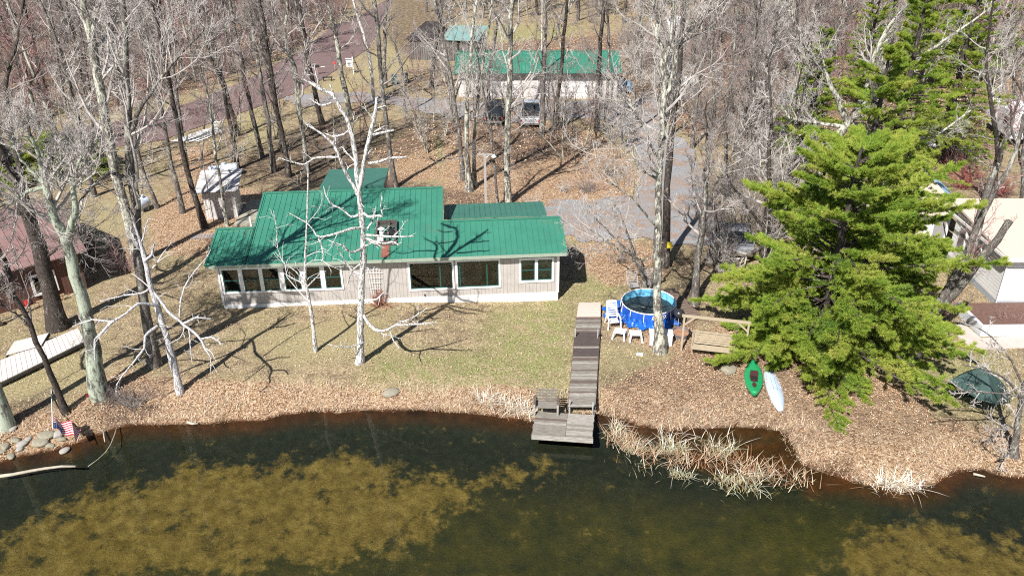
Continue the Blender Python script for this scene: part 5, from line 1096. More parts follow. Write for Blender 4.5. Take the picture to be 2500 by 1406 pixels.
ptree((877,885), [[(877,888,27),(880,830,21),(880,760,19),(883,700,18),(887,640,17),(887,590,17),(884,540,16),(880,500,15),(876,470,14)],
      [(878,480,14),(872,430,14),(867,380,14),(860,330,14),(851,300,13),(845,283,12),(830,262,11),(818,242,10),(810,228,10),(790,222,11),(765,207,9),(742,194,6)],
      [(876,470,14),(884,430,14),(889,390,13),(900,345,13),(908,310,12),(914,285,11),(918,262,10),(920,238,7)],
      [(874,475,12),(866,460,11),(858,445,9),(848,430,9),(838,410,9),(828,380,9),(812,350,8),(790,330,6),(760,312,5),(745,302,3)],
      [(828,384,7),(800,384,6),(770,385,5),(740,403,4),(700,392,3),(680,385,2)],
      [(899,400,8),(925,395,7),(952,386,6),(975,385,6),(993,383,3)],[(911,330,8),(925,326,7),(945,322,6),(962,318,4)],
      [(851,320,7),(840,328,6),(815,335,5),(790,325,3)],[(810,250,6),(800,256,6),(785,258,5),(768,250,4),(756,240,3)],[(816,238,5),(808,215,4),(806,205,3)],[(780,214,5),(775,195,4),(768,170,3),(770,155,2)],
      [(880,520,10),(872,528,8),(858,530,6),(845,520,6),(835,510,5),(810,500,5),(795,478,4),(790,455,2)],
      [(886,520,9),(900,530,7,-.4),(925,526,6,-.6),(935,530,5,-.8),(930,505,4,-.8),(932,480,2,-.8)],
      [(884,556,9),(860,558,8,-.4),(830,568,7,-.8),(795,577,6,-1),(775,580,5,-1),(765,560,4,-1),(750,545,4,-1),(725,530,3,-1),(705,520,2,-1)],
      [(778,582,5,-1),(785,600,5,-1.2),(790,628,4,-1.4),(785,640,3,-1.5)],
      [(885,606,9),(870,614,7,-.4),(855,617,6,-.6),(838,600,5,-.8),(815,592,4,-1),(800,585,2,-1)],
      [(895,574,8),(925,576,7,-.4),(960,578,6,-.7),(990,578,4,-1),(1010,577,2,-1)],[(895,583,8),(915,590,7,-.5),(940,595,6,-.8),(960,590,5,-1),(975,600,3,-1)],[(960,578,4,-.7),(978,560,3,-.7),(990,540,2,-.7)],
      [(896,560,7),(905,548,6,.2),(912,530,5,.3),(918,505,3,.4)],
      [(888,770,9),(900,790,10,-.4),(912,803,9,-.7),(925,808,8,-.9),(945,806,7,-1),(965,794,6,-1),(985,785,5,-1),(1010,775,4,-.8),(1045,750,2,-.6)],[(965,794,5,-1),(1000,792,5,-1.2),(1035,790,4,-1.4),(1065,786,2,-1.5)],[(950,805,4,-1),(960,830,3,-1.2),(975,850,2,-1.4)],
      [(892,835,5),(870,842,4,-.4),(845,848,4,-.8),(820,845,3,-1),(800,840,2,-1)],
      [(885,640,6),(860,660,4),(845,700,3)],[(890,650,6),(905,660,5),(925,655,3)]],
      'big white birch snag with twin broken tops in front of the lake house', G_FG, bark_birch, twig_white, spec=scale_spec(DEAD, n=(.75, 1)), wig=.015, flare=1.08, K=20, name='dead_birch', trunk_n=10)
ptree((770,858), [[(769,860,12),(765,800,10),(757,745,10),(750,705,10),(745,690,9),(745,640,7),(747,590,6),(750,520,6),(752,460,5),(752,400,2.5)],[(748,700,6),(735,690,5),(715,680,4),(695,668,3)],[(750,700,5),(765,685,4),(790,660,2)],[(745,690,5),(720,660,3),(690,640,3),(676,600,3),(676,560,3),(668,515,2)]],
      'slim young white birch in front of the porch windows', G_FG, bark_birch, twig_white, spec=scale_spec(DEAD, n=(1.3, 1)), wig=.01, name='birch_tree', trunk_n=8)
ptree((1612,858), [[(1612,860,34),(1608,800,26),(1606,700,23),(1605,600,21),(1606,500,20),(1608,420,19),(1614,330,18),(1618,240,17),(1622,190,15)],[(1620,235,15),(1640,200,12),(1655,120,10),(1690,40,8)],[(1622,200,16),(1612,120,12),(1602,50,11),(1595,0,10)],[(1612,400,10),(1580,330,8),(1560,285,7),(1530,250,5),(1505,225,4)],[(1612,440,8),(1570,420,8),(1530,360,6),(1510,320,5)],[(1608,560,7),(1570,520,6,-.8),(1540,480,5,-1.2),(1480,440,4,-1.6)],[(1606,620,6),(1570,640,5),(1500,600,4,-1),(1440,560,3,-1.5)]],
      'tall lichen-white trunk standing against the blue pool', G_FG, bark_lichen, twig_pale, height=17, exts=3, spec=scale_spec([dict(FULL[0], t0=.5, L0=3.6), *FULL[1:]], n=(.8, 1, 1, 1)))
YM = ptree((1626,650), [[(1627,655,25),(1628,560,22),(1632,450,19),(1640,350,20),(1655,200,15),(1665,80,12)]], 'dark trunk with a yellow mark, behind the lichen-white trunk', G_FG, bark_dark, twig_pale, height=19)
_p = YM.location; _mk = MB().box(-.13, .13, -.40, -.385, 1.35, 1.75).build('painted_mark', M('yellow_paint', (.75, .58, .03), .6, .1, 5), YM)
ptree((1695,742), [[(1697,745,24),(1705,650,20),(1712,560,16),(1718,480,13),(1730,400,10)],[(1712,560,9),(1725,500,7),(1760,430,5)]], 'thin double-stemmed grey tree at the left rim of the pine', G_FG, bark_grey, twig_pale, height=11, spec=scale_spec(LFT, L0=(.7, 1, 1, 1)))
ptree((1580,718), [[(1582,722,11),(1565,660,9),(1545,620,8),(1520,600,6),(1480,560,4),(1440,520,3)],[(1575,690,9),(1555,640,7),(1530,560,6),(1500,500,5)],[(1582,720,9),(1600,650,7),(1608,590,5)]], 'low leaning sapling clump behind the pool', G_FG, bark_grey, twig_pale, height=None, spec=scale_spec(DEAD, n=(1.3, 1.2)))
ptree((1870,640), [[(1868,700,30),(1862,640,26),(1868,570,24),(1874,510,18),(1880,450,14)],[(1866,600,12),(1830,620,10,-.5),(1790,640,7,-.8),(1740,650,5,-1)],[(1870,580,10),(1920,600,8,-.5),(1960,620,6,-1),(2000,640,4,-1.2)],[(1872,540,12),(1900,460,10),(1935,410,8),(1990,360,6)],[(1868,560,9),(1835,520,7),(1800,470,6),(1770,420,4)]],
      'bare tree with a dense nest of pale twigs rising through the pine', G_FG, bark_dark, twig_pale, spec=scale_spec([dict(FULL[0], t0=.3, L0=3.0), *FULL[1:]], n=(.9, 1, 1, 1.2)), height=12, exts=1)
ptree((1900,860), [[(1985,470,30),(2010,400,28),(2030,350,26),(2060,310,24),(2075,290,20)],[(2065,300,18),(2040,240,16),(2010,170,12),(1960,100,9)],[(2075,295,18),(2110,230,14),(2150,120,12),(2200,60,8)],[(2070,300,14),(2130,310,10),(2200,350,9),(2290,330,7),(2370,270,5)],[(2060,310,12),(1990,300,10),(1930,290,7),(1880,230,5)]],
      'broad grey limbs spreading through the top of the pine', G_FG, bark_lichen, twig_pale, spec=scale_spec([dict(FULL[0], t0=.25, L0=3.4), *FULL[1:]], n=(.9, 1, 1, 1.2)), height=17, exts=3) if False else None
ptree((2020,500), [[(1978,520,30),(1995,450,28),(2015,390,27),(2040,340,26),(2068,305,24),(2078,290,20)],[(2070,300,18),(2045,245,16),(2015,180,12),(1960,110,9)],[(2075,295,18),(2110,230,14),(2140,120,12),(2180,50,8)],[(2070,300,14),(2130,312,10),(2200,352,9),(2290,330,7),(2370,270,5)],[(2060,310,12),(1990,300,10),(1930,290,7),(1880,230,5)]],
      'broad lichen-spotted limbs spreading above the pine', G_FG, bark_lichen, twig_pale, spec=scale_spec([dict(FULL[0], t0=.25, L0=3.4), *FULL[1:]], n=(.9, 1, 1, 1.2)), height=15, exts=3)
ptree((2232,868), [[(2235,872,40),(2262,800,34),(2292,740,26),(2325,690,24),(2350,640,24),(2372,590,20),(2390,540,18),(2425,470,16),(2460,420,14),(2485,360,12),(2500,280,9)],[(2262,800,26),(2300,730,26,1),(2345,660,28,1.4),(2375,600,26,1.6),(2390,540,26,1.8),(2400,500,22,2),(2425,420,18,2),(2440,398,14,2)],[(2292,760,20),(2345,700,22,-.5),(2390,640,22,-.8),(2430,590,22,-1),(2465,540,20,-1.2)],[(2485,360,8),(2470,320,6),(2468,260,5)]],
      'clump of three trunks leaning right across the white house', G_FG, bark_grey, twig_red, spec=[dict(FULL[0], n=7, t0=.35, L0=1.9, rmax=.03), dict(FULL[1], n=5), dict(FULL[2], n=4)], wig=.03)
ptree((2476,1112), [[(2480,1115,26),(2482,1060,17),(2490,1000,14),(2502,940,12),(2520,870,10)],[(2480,1090,9),(2460,1110,7,-.4),(2440,1120,5,-.8)],[(2496,985,8),(2470,940,6,-.6),(2440,915,5,-1),(2400,900,4,-1.4),(2350,890,3,-1.6)],[(2500,970,7),(2450,960,5,-.8),(2400,958,4,-1),(2340,952,2.5,-1.4)],[(2484,1050,6),(2455,1035,5,-.5),(2420,1060,3,-.8)],[(2500,950,7),(2470,880,5),(2420,820,4),(2370,790,3)]],
      'small pale grey tree on the bank at the right edge', G_FG, bark_grey, twig_pale, spec=scale_spec([dict(FULL[0], n=6, t0=.3, L0=1.6, rmax=.03), *FULL[1:3]], n=(1, 1, .8)), wig=.02)
# --- yard and beyond, left to right: foot, points up the trunk, widths, bark
MIDT = [
 ((457,420),[(457,420,15),(442,299,14),(427,209,12),(412,110,10)],'G',17,'third dark trunk left of the antenna'),
 ((500,556),[(500,556,22),(484,500,19),(466,450,18),(445,380,17),(430,280,16),(405,150,13),(380,40,11)],'D',21,'dark trunk leaning along the left side of the small shed'),
 ((446,520),[(446,520,17),(428,440,15),(412,380,14),(398,280,12),(370,150,10)],'G',18,'grey trunk among the leaves left of the shed'),
 ((555,553),[(555,553,11),(542,470,10),(530,390,10),(522,330,9),(512,260,7)],'L',14,'slim lichen-green trunk crossing the front of the small shed'),
 ((580,412),[(580,412,15),(565,320,14),(547,215,13),(512,135,11),(480,10,10)],'D',19,'dark trunk behind the white tank'),
 ((582,332),[(582,332,14),(568,280,13),(552,224,12),(530,150,10)],'D',17,'dark trunk at the road edge beyond the antenna'),
 ((384,508),[(384,508,15),(362,450,13),(342,400,12),(330,330,10),(300,230,8)],'G',16,'grey trunk beside the white tank on the yellow lawn'),
 ((640,385),[(640,385,16),(630,340,15),(612,265,14),(600,200,13),(570,60,11)],'G',19,'leftmost of the trunk cluster behind the roof corner'),
 ((668,420),[(668,420,19),(655,320,16),(645,240,15),(628,150,13),(605,10,11)],'G',20,'second trunk of the cluster behind the roof corner'),
 ((692,372),[(692,372,15),(678,290,14),(660,210,13),(640,100,12),(625,5,10)],'D',19,'far dark trunk of the cluster behind the roof corner'),
 ((705,432),[(705,432,18),(698,370,16),(680,290,14),(668,210,13),(650,100,11)],'D',19,'near dark trunk of the cluster behind the roof corner'),
 ((752,420),[(752,420,17),(742,340,15),(731,270,15),(722,190,20),(712,150,16),(693,96,12),(700,10,10)],'L',20,'swollen pale trunk in the middle of the cluster'),
 ((788,305),[(788,305,18),(770,230,16),(755,165,15),(742,70,13),(731,5,12)],'D',20,'dark trunk standing right of the cluster by the drive'),
 ((855,285),[(855,285,20),(846,240,18),(836,194,16),(824,110,14),(815,70,12),(797,5,10)],'L',20,'sunlit two-tone trunk before the white road sign'),
 ((965,458),[(965,458,19),(955,380,17),(942,280,16),(935,220,15),(925,120,14),(917,10,13)],'G',21,'grey trunk straight behind the roof vent'),
 ((912,245),[(912,245,12),(905,170,11),(899,125,10),(881,60,9),(863,0,8)],'B',17,'thin white birch leaning left by the road'),
 ((940,215),[(940,215,13),(937,140,12),(940,60,11),(945,0,10)],'G',18,'grey trunk behind the thin white birch'),
 ((990,275),[(990,275,9),(985,200,9),(970,120,8),(930,60,8),(890,20,6)],'G',14,'curved grey stem leaning over the drive'),
 ((1132,440),[(1132,440,16),(1122,330,14),(1105,220,13),(1085,100,11),(1060,0,10)],'G',20,'left stem of the clump behind the house porch'),
 ((1146,466),[(1146,466,26),(1142,400,17),(1140,300,14),(1142,200,13),(1150,100,11),(1165,0,10)],'L',20,'thick middle stem of the clump behind the house porch'),
 ((1160,455),[(1160,455,15),(1158,350,13),(1165,240,12),(1180,130,11),(1200,20,9)],'L',19,'right stem of the clump behind the house porch'),
 ((1240,498),[(1240,498,25),(1238,400,21),(1240,300,20),(1244,180,19),(1248,60,17),(1250,0,16)],'L',21,'stout lichen-spotted trunk left of the silver pickup'),
 ((1214,512),[(1214,512,11),(1210,450,10),(1205,380,9),(1195,300,8),(1180,220,7)],'G',12,'thin stem just left of the stout spotted trunk'),
 ((1322,330),[(1322,330,17),(1325,260,16),(1328,180,16),(1330,80,14),(1330,0,13)],'G',20,'grey trunk before the garage door frame'),
 ((1352,320),[(1352,320,15),(1358,260,14),(1368,190,13),(1376,100,12),(1384,0,11)],'D',20,'almost black trunk leaning right before the garage'),
 ((1457,320),[(1457,320,17),(1458,240,16),(1462,150,15),(1468,60,13),(1475,0,12)],'D',20,'left one of the paired trunks at the garage corner'),
 ((1476,322),[(1476,322,11),(1480,250,10),(1485,180,10),(1488,100,9)],'G',18,'right one of the paired trunks at the garage corner'),
 ((1052,215),[(1052,215,15),(1062,120,14),(1075,50,13),(1080,0,12)],'D',19,'dark trunk in front of the plank shed'),
 ((1105,300),[(1105,300,10),(1098,220,9),(1088,150,9),(1078,80,8)],'G',16,'slim trunk left of the parked dark car'),
 ((1190,290),[(1190,290,12),(1192,200,11),(1205,110,10),(1222,20,9)],'G',18,'slim trunk beside the parked dark car'),
 ((1540,330),[(1540,330,10),(1545,260,9),(1555,180,8),(1560,90,7)],'G',16,'thin trunk at the bend of the gravel drive'),
 ((1710,560),[(1710,560,13),(1718,470,11),(1730,370,10),(1745,280,9)],'G',14,'thin grey trunk on the far rim of the gravel'),
 ((1770,470),[(1770,470,13),(1775,390,12),(1770,300,11),(1780,200,10)],'G',16,'grey trunk right of the gravel bend'),
 ((1845,420),[(1845,420,16),(1850,340,15),(1862,250,13),(1880,150,12)],'G',17,'grey trunk left of the pine tops'),
 ((1690,170),[(1690,170,14),(1695,110,13),(1705,60,11),(1740,10,9)],'D',16,'dark forked trunk near the white camper'),
 ((1630,230),[(1630,230,16),(1635,150,15),(1640,90,13)],'D',18,'dark trunk in front of the white camper'),
 ((230,480),[(230,480,20),(212,400,18),(190,300,16),(165,200,14)],'G',18,'grey trunk at the edge of the yellow lawn'),
 ((60,470),[(60,470,22),(40,380,20),(22,300,18),(10,200,16)],'D',18,'dark trunk beyond the red roof'),
 ((300,240),[(300,240,13),(290,180,12),(278,110,11)],'D',16,'dark trunk on the far verge of the road, left'),
 ((215,260),[(215,260,11),(200,180,10),(185,110,9)],'G',15,'leaning stem on the far verge of the road, left'),
 ((395,110),[(395,110,16),(390,60,15),(386,10,14)],'D',16,'short dark trunk deep in the reddish brush'),
 ((2480,330),[(2480,330,15),(2475,250,14),(2480,150,13)],'G',17,'grey trunk before the white trailer'),
 ((2425,520),[(2425,520,20),(2428,440,18),(2436,360,16)],'D',16,'dark trunk behind the blue tarp'),
 ((2490,560),[(2492,560,18),(2496,480,17),(2500,420,16)],'G',15,'grey trunk behind the white house'),
]
BK = dict(G=bark_grey, D=bark_dark, L=bark_lichen, B=bark_birch2)
WSM = .84
for i, (b_, st, k, h, lab) in enumerate(MIDT):
    rng_ = random.Random(i)
    if lab.startswith(('slim', 'thin', 'curved', 'leaning')): sp = scale_spec(FULL, n=(.7, 1, 1, .8), L0=(.6, 1, 1, 1))
    else: sp = scale_spec([dict(FULL[0], t0=.28), *FULL[1:]], n=(1.15, 1, 1, 1), L0=(.85, 1, 1, 1))
    ptree(b_, [st], lab, G_MID, BK[k], twig_pale if k in 'LB' else (twig_grey if i % 3 else twig_pale), height=h, spec=sp, wig=.06, seed=500+i, epi=EPI)
# --- woods: a few trunks and crowns, copied
WOOD = []
for k in range(8):
    rng = np.random.default_rng(900+k); h = 15+k % 4; p = [[0, 0, -.1]]; d = np.array([rng.normal()*.05, rng.normal()*.05, 1.])
    for j in range(9): d = norm(d+rng.normal(size=3)*.05+[0, 0, .03]); p.append(list(np.array(p[-1])+d*h/9))
    r = .19*np.linspace(1, .12, 10)*(1.1 if k % 3 else .8); r[0] *= 1.3
    S = [(np.array(p)[None], r[None])]
    if k % 2: 
        a = np.array(p)[4]; q = [a]; dd = norm(np.array([rng.normal(), rng.normal(), 2.2]))
        for j in range(6): dd = norm(dd+rng.normal(size=3)*.08+[0, 0, .1]); q.append(q[-1]+dd*h*.09)
        S.append((np.array(q)[None], (.10*np.linspace(1, .2, 7))[None]))
    tm = stems_mesh(S, 'trunk', [bark_grey, bark_dark, bark_lichen, bark_grey][k % 4], 7)
    sp = [dict(FULL[0], n=18, t0=.16, L0=3.7, rmin=.028, sides=4, K=6), dict(FULL[1], n=7, rmin=.018, K=4), dict(FULL[2], n=6, rmin=.013, K=3), dict(FULL[3], n=3, rmin=.010, K=3)]
    cm = crown_mesh(rng, S, 'crown', [twig_grey, twig_pale, twig_red, twig_grey][k % 4], sp)
    WOOD.append((tm, cm))
def pxw(p):
    q = np.asarray(p)-CC; D = q@CF; return 1250+FPX*(q@CR_)/D, 703-FPX*(q@CU)/D
def inpoly(x, y, poly):
    c = False; n = len(poly)
    for i in range(n):
        a, b_ = poly[i], poly[(i+1) % n]
        if (a[1] > y) != (b_[1] > y) and x < (b_[0]-a[0])*(y-a[1])/(b_[1]-a[1])+a[0]: c = not c
    return c
KEEP = [[(-50,470),(120,372),(299,358),(400,343),(600,290),(720,240),(900,150),(1010,160),(1010,-40),(880,-40),(740,110),(612,170),(442,240),(278,280),(-50,350)],
        [(340,560),(340,240),(620,240),(960,60),(1010,170),(1180,170),(1560,100),(1560,330),(1720,380),(1780,590),(1380,640),(1000,560),(640,560)],
        [(1500,330),(1620,200),(1730,190),(1720,330)],[(2180,380),(2600,380),(2600,900),(2100,900)],[(950,60),(1200,60),(1200,170),(950,170)],[(1590,30),(1700,30),(1700,130),(1590,130)],[(1740,210),(1780,120),(1700,60),(1760,50),(1830,180),(1850,330),(1760,330)],
        [(2330,230),(2520,230),(2520,360),(2330,360)],[(-50,440),(350,430),(350,700),(-50,700)]]
rw = random.Random(7); placed = []; tries = 0; WL = ['far bare tree in the grey-pink woods', 'far bare tree in the grey-pink woods']
while len(placed) < 290 and tries < 20000:
    tries += 1; Y = 52+98*rw.random()**.8; X = rw.uniform(-.72, .72)*Y*1.0
    if Y > 150: continue
    x, y = pxw((X, Y, -.1))
    if x < -250 or x > 2750 or y > 470: continue
    if any(inpoly(x, y, k) for k in KEEP): continue
    if x < 1560 and x > 980 and y > 60: continue
    if x > 1850 and y > 260: continue
    if any((X-a)**2+(Y-b_)**2 < (2.0 if Y < 100 else 2.4)**2 for a, b_ in placed): continue
    placed.append((X, Y))
for i, (X, Y) in enumerate(placed):
    x, y = pxw((X, Y, 0)); tm, cm = WOOD[i % 8]
    side = 'left of the road' if x < 800 else ('behind the garage' if x < 1560 else 'right of the garage')
    o = thing('woodland_tree', 'bare grey tree among the many in the woods '+side, 'tree', (X, Y, gz(X, Y)), rw.uniform(0, 6.28), 'bare woodland trees '+side)
    o.rotation_euler = (rw.uniform(-.06, .06), rw.uniform(-.06, .06), rw.uniform(0, 6.28)); s = rw.uniform(.75, 1.2)*(1 if Y < 110 else 1.1); o.scale = (s*.95, s*.95, s)
    obj('trunk', tm, o); obj('crown', cm, o)
print('woods', len(placed), tries)
SAPL = []
for k in range(6):
    rng = np.random.default_rng(700+k); h = [5.5, 7, 8.5, 6.5, 9.5, 7.5][k]; S = []
    for q_ in range([2, 1, 1, 3, 1, 2][k]):
        d = norm(np.array([rng.normal()*.22, rng.normal()*.22, 1.])); p = [[rng.normal()*.08, rng.normal()*.08, -.1]]
        for j in range(9): d = norm(d+rng.normal(size=3)*.09+[0, 0, .02]); p.append(list(np.array(p[-1])+d*h/9))
        S.append((np.array(p)[None], (.062*np.linspace(1, .15, 10))[None]))
    sp = [dict(FULL[0], n=14, t0=.12, L0=2.3, K=5, rmin=.013, rmax=.035, sides=4), dict(FULL[1], n=6, rmin=.010, K=4), dict(FULL[2], n=5, rmin=.008, K=3), dict(FULL[3], n=2, rmin=.007, K=3)]
    SAPL.append((stems_mesh(S, 'trunk', [bark_grey, bark_lichen][k % 2], 6), crown_mesh(rng, S, 'crown', [twig_grey, twig_pale, twig_red, twig_pale, twig_grey, twig_grey][k], sp)))
rw = random.Random(17); sp_ = []; SZ = [([(1480,120),(1990,40),(1990,330),(1880,640),(1740,640),(1730,420),(1690,330),(1640,270),(1560,240)], 96, 'right of the gravel drive'), ([(1990,-20),(2500,60),(2500,230),(2420,230),(1990,200)], 16, 'among the far pines'), ([(-150,300),(300,240),(640,130),(860,0),(860,-50),(-150,-50)], 62, 'beyond the road'), ([(60,420),(300,380),(620,300),(700,330),(640,440),(340,440),(250,480),(60,470)], 12, 'on the near verge of the road'), ([(780,330),(1090,270),(1100,330),(1000,420),(800,430)], 9, 'in the yard behind the house'), ([(1060,180),(1110,190),(1110,300),(1060,300)], 2, 'at the left end of the garage'), ([(1130,255),(1500,255),(1500,300),(1330,320),(1130,310)], 9, 'before the garage doors'), ([(1150,55),(1560,40),(1560,-40),(1150,-40)], 26, 'behind the garage'), ([(1330,300),(1530,310),(1560,430),(1400,440)], 9, 'inside the drive bend')]
for poly, cnt, where in SZ:
    P = [at(x, y, 0)[:2] for x, y in poly]; lo = np.min(P, 0); hi = np.max(P, 0); c_ = 0; tr_ = 0
    while c_ < cnt and tr_ < 4000:
        tr_ += 1; X, Y = rw.uniform(lo[0], hi[0]), rw.uniform(lo[1], hi[1]); 
        if not inpoly(X, Y, P) or any((X-a)**2+(Y-b_)**2 < 1.5**2 for a, b_ in sp_): continue
        x, y = pxw((X, Y, 0))
        if any(inpoly(x, y, k) for k in ([(1590,40),(1700,40),(1700,110),(1590,110)], [(1600,180),(1700,180),(1700,225),(1600,225)], [(1925,230),(1990,230),(1990,280),(1925,280)], [(750,130),(1000,130),(1000,260),(750,260)])): continue
        sp_.append((X, Y)); c_ += 1; k = rw.randrange(6); o = thing('sapling', 'thin bare sapling, one of many '+where, 'tree', (X, Y, gz(X, Y)), rw.uniform(0, 6.28), 'bare saplings '+where); s_ = rw.uniform(.7, 1.25); o.scale = (s_, s_, s_)
        obj('trunk', SAPL[k][0], o); obj('crown', SAPL[k][1], o)
print('saplings', len(sp_))
# --- pines
for k_, (x, y, s_, l_) in enumerate(((1925,500,.8,'bare tree veiling the left flank of the tall pines'),(2060,560,.75,'bare tree in front of the annex, half lost in pine boughs'),(2205,470,.8,'bare tree just behind the tan annex roof'),(2335,400,.85,'bare tree before the white trailer, left one'),(2440,395,.8,'bare tree before the white trailer, right one'),(2120,380,.9,'bare tree between the spreading limbs and the tall pine'),(1890,330,.9,'bare tree left of the smaller pine'),(1990,300,.9,'bare tree straight behind the smaller pine'))):
    b = atg(x, y); o = thing('bare_tree', l_, 'tree', b, k_*1.7, 'bare trees among the pines'); o.scale = (s_*.95, s_*.95, s_); obj('trunk', WOOD[(k_*3+1) % 8][0], o); obj('crown', WOOD[(k_*3+1) % 8][1], o)
pine_m, nt, N, L, b = nmat('pine_needles'); P = pos(nt)
c = ramp(nt, noise(nt, P, .55, 5, .7), [(.30, (.10, .25, .03)), (.44, (.30, .45, .05)), (.56, (.50, .58, .09)), (.68, (.68, .64, .18))])
c = mix(nt, .35, c, ramp(nt, noise(nt, P, 9, 3, .7), [(.35, (.12, .20, .03)), (.65, (.46, .54, .14))]))
L.new(c, b.inputs['Base Color']); b.inputs['Roughness'].default_value = .6; b.inputs['Specular IOR Level'].default_value = .25
tl = N.new('ShaderNodeBsdfTranslucent'); L.new(c, tl.inputs[0]); mx = N.new('ShaderNodeMixShader'); mx.inputs[0].default_value = .42; L.new(b.outputs[0], mx.inputs[1]); L.new(tl.outputs[0], mx.inputs[2]); L.new(mx.outputs[0], N['Material Output'].inputs[0])
def pine_meshes(seed, h, rad, whorls=20, z0=.06, tuft=12, shape=1.35, dens=1., drop=.05, lobe=False):
    rng = np.random.default_rng(seed); Kt = 12
    tp = np.stack([rng.normal(size=Kt).cumsum()*.03, rng.normal(size=Kt).cumsum()*.03, np.linspace(-.1, h, Kt)], 1); tr = .026*h*np.linspace(1, .08, Kt)+.02
    if lobe: tp[-1, 2] = h*.94
    BP = []; BR = []
    for w in range(whorls):
        f = (w+.3)/whorls*(.93 if lobe else 1); z = h*(z0+(1-z0)*f**1.25); nb = rng.integers(5, 8) if f > .3 else 9; a0 = rng.uniform(0, 6.28)
        Lb = rad*(1-f**shape)*(.86+.14*math.sin(w*2.1+seed))+.35; Lb *= min(1, .84+f*2.) if not lobe else 1.
        for j in range(nb):
            if rng.random() < drop*(1+f): continue
            a = a0+6.283*j/nb+rng.normal()*.3; l = Lb*rng.uniform(.66 if lobe else .55, 1.06 if lobe else 1.12)*((1+.05*math.cos(a+1.4)-.20*max(0, math.cos(a+2.15))**3*max(0, 1-f*2.2)) if lobe else 1); zz = z+rng.normal()*.20; el0 = .02+.45*f+rng.normal()*.05; droop = -.13*(1-f)*rng.uniform(.6, 1.6)
            pts = []; 
            for k in range(8):
                t = k/7; x = l*t; pts.append((math.cos(a+.08*math.sin(t*4+j))*x, math.sin(a+.08*math.sin(t*4+j))*x, zz+x*el0+droop*x*t*2.2+.10*x*t*t))
            BP.append(pts); BR.append(np.linspace(.014*l+.012, .008, 8))
    BP = np.array(BP); BR = np.array(BR); xy = np.stack([np.interp(BP[:, 0, 2], tp[:, 2], tp[:, 0]), np.interp(BP[:, 0, 2], tp[:, 2], tp[:, 1])], -1); BP[:, :, :2] += xy[:, None]
    # side sprays in the plane of each branch
    Nn = len(BP); n = int(11*dens); t = .22+.78*(np.arange(n)[None]+rng.random((Nn, n)))/n; f = t*7; i = np.minimum(f.astype(int), 6); w_ = (f-i)[..., None]; ar = np.arange(Nn)[:, None]
    S = BP[ar, i]*(1-w_)+BP[ar, i+1]*w_; T = norm(BP[ar, i+1]-BP[ar, i]); side = norm(np.cross(T, [0, 0, 1.]))*np.where(rng.random((Nn, n)) < .5, 1, -1)[..., None]
    D = norm(T*.85+side*rng.uniform(.2, 1.2, (Nn, n))[..., None]+rng.normal(size=(Nn, n, 3))*.16+np.array([0, 0, .05])); bl = np.linalg.norm(BP[:, -1]-BP[:, 0], axis=-1)[:, None]
    Ls = (.10+.30*bl*(1.05-t))*rng.uniform(.6, 1.2, (Nn, n))+.12
    SP = S[:, :, None, :]+D[:, :, None, :]*(Ls[..., None]*np.linspace(0, 1, 4))[..., None]; SP[..., 2] += (.10*np.linspace(0, 1, 4)**2*Ls[..., None]); SP = SP.reshape(-1, 4, 3)
    SR = np.tile(np.linspace(.010, .005, 4), (len(SP), 1))
    v1, q1 = tubes(BP, BR, 4); v2, q2 = tubes(SP, SR, 3, len(v1)); limbs = npmesh('limbs', np.concatenate([v1, v2]), quads=np.concatenate([q1, q2]), mat=bark_dark)
    # needle tufts
    nt_ = 11; tt = rng.random((len(SP), nt_))**.8*2.98; ii = tt.astype(int); ww = (tt-ii)[..., None]; a2 = np.arange(len(SP))[:, None]
    C = (SP[a2, ii]*(1-ww)+SP[a2, ii+1]*ww).reshape(-1, 3); Dd = norm(SP[a2, ii+1]-SP[a2, ii]).reshape(-1, 3)
    tipP = BP[:, -1]; C = np.concatenate([C, tipP, SP[:, -1], BP[:, -2]]); Dd = np.concatenate([Dd, norm(BP[:, -1]-BP[:, -2]), norm(SP[:, -1]-SP[:, -2]), norm(BP[:, -1]-BP[:, -2])])
    M_ = len(C); nn = tuft; R_ = norm(rng.normal(size=(M_, nn, 3))); nd = norm(Dd[:, None]*.9+R_*.95+np.array([0, 0, .30])); ln = rng.uniform(.10, .19, (M_, nn, 1))
    wd_ = norm(np.cross(nd, norm(rng.normal(size=(M_, nn, 3)))))*.013; c0 = C[:, None]+R_*.03
    Vn = np.stack([c0-wd_, c0+wd_, c0+nd*ln], 2).reshape(-1, 3); Tn = np.arange(len(Vn)).reshape(-1, 3)
    fol = npmesh('foliage', Vn, tris=Tn, mat=pine_m)
    trunk = stems_mesh([(tp[None], tr[None])], 'trunk', bark_dark, 9)
    return trunk, limbs, fol
def pine(base, meshes, label, rot=0, sc=1., tilt=(0, 0)):
    b = atg(*base); t = thing('pine_tree', label, 'tree', b, rot, 'white pines right of the drive'); t.rotation_euler = (tilt[0], tilt[1], rot); t.scale = (sc, sc, sc) if not hasattr(sc, '__len__') else sc
    for n_, m__ in zip(('trunk', 'limbs', 'foliage'), meshes): obj(n_, m__, t)
    return t
pA = pine_meshes(31, 11.0, 6.55, 24, .085, 17, 3.2, 3.0, drop=.10, lobe=True)
pE = pine_meshes(36, 12.5, 5.6, 17, .12, 14, 1.8, 2.0, drop=.30)
pD = pine_meshes(34, 7.5, 3.6, 13, .10, 14, 2.4, 2.0)
pB = pine_meshes(32, 15.5, 5.0, 20, .15, 11, 1.6, 1.3)
pC = pine_meshes(33, 13, 4.4, 18, .12, 12, 1.5, 1.2)
pine((1998,856), pA, 'biggest pine with layered bright green boughs drooping over the two boats', 0)
pine((2075,600), pE, 'loose open pine rising behind the biggest pine, seen through bare limbs', 2.2)
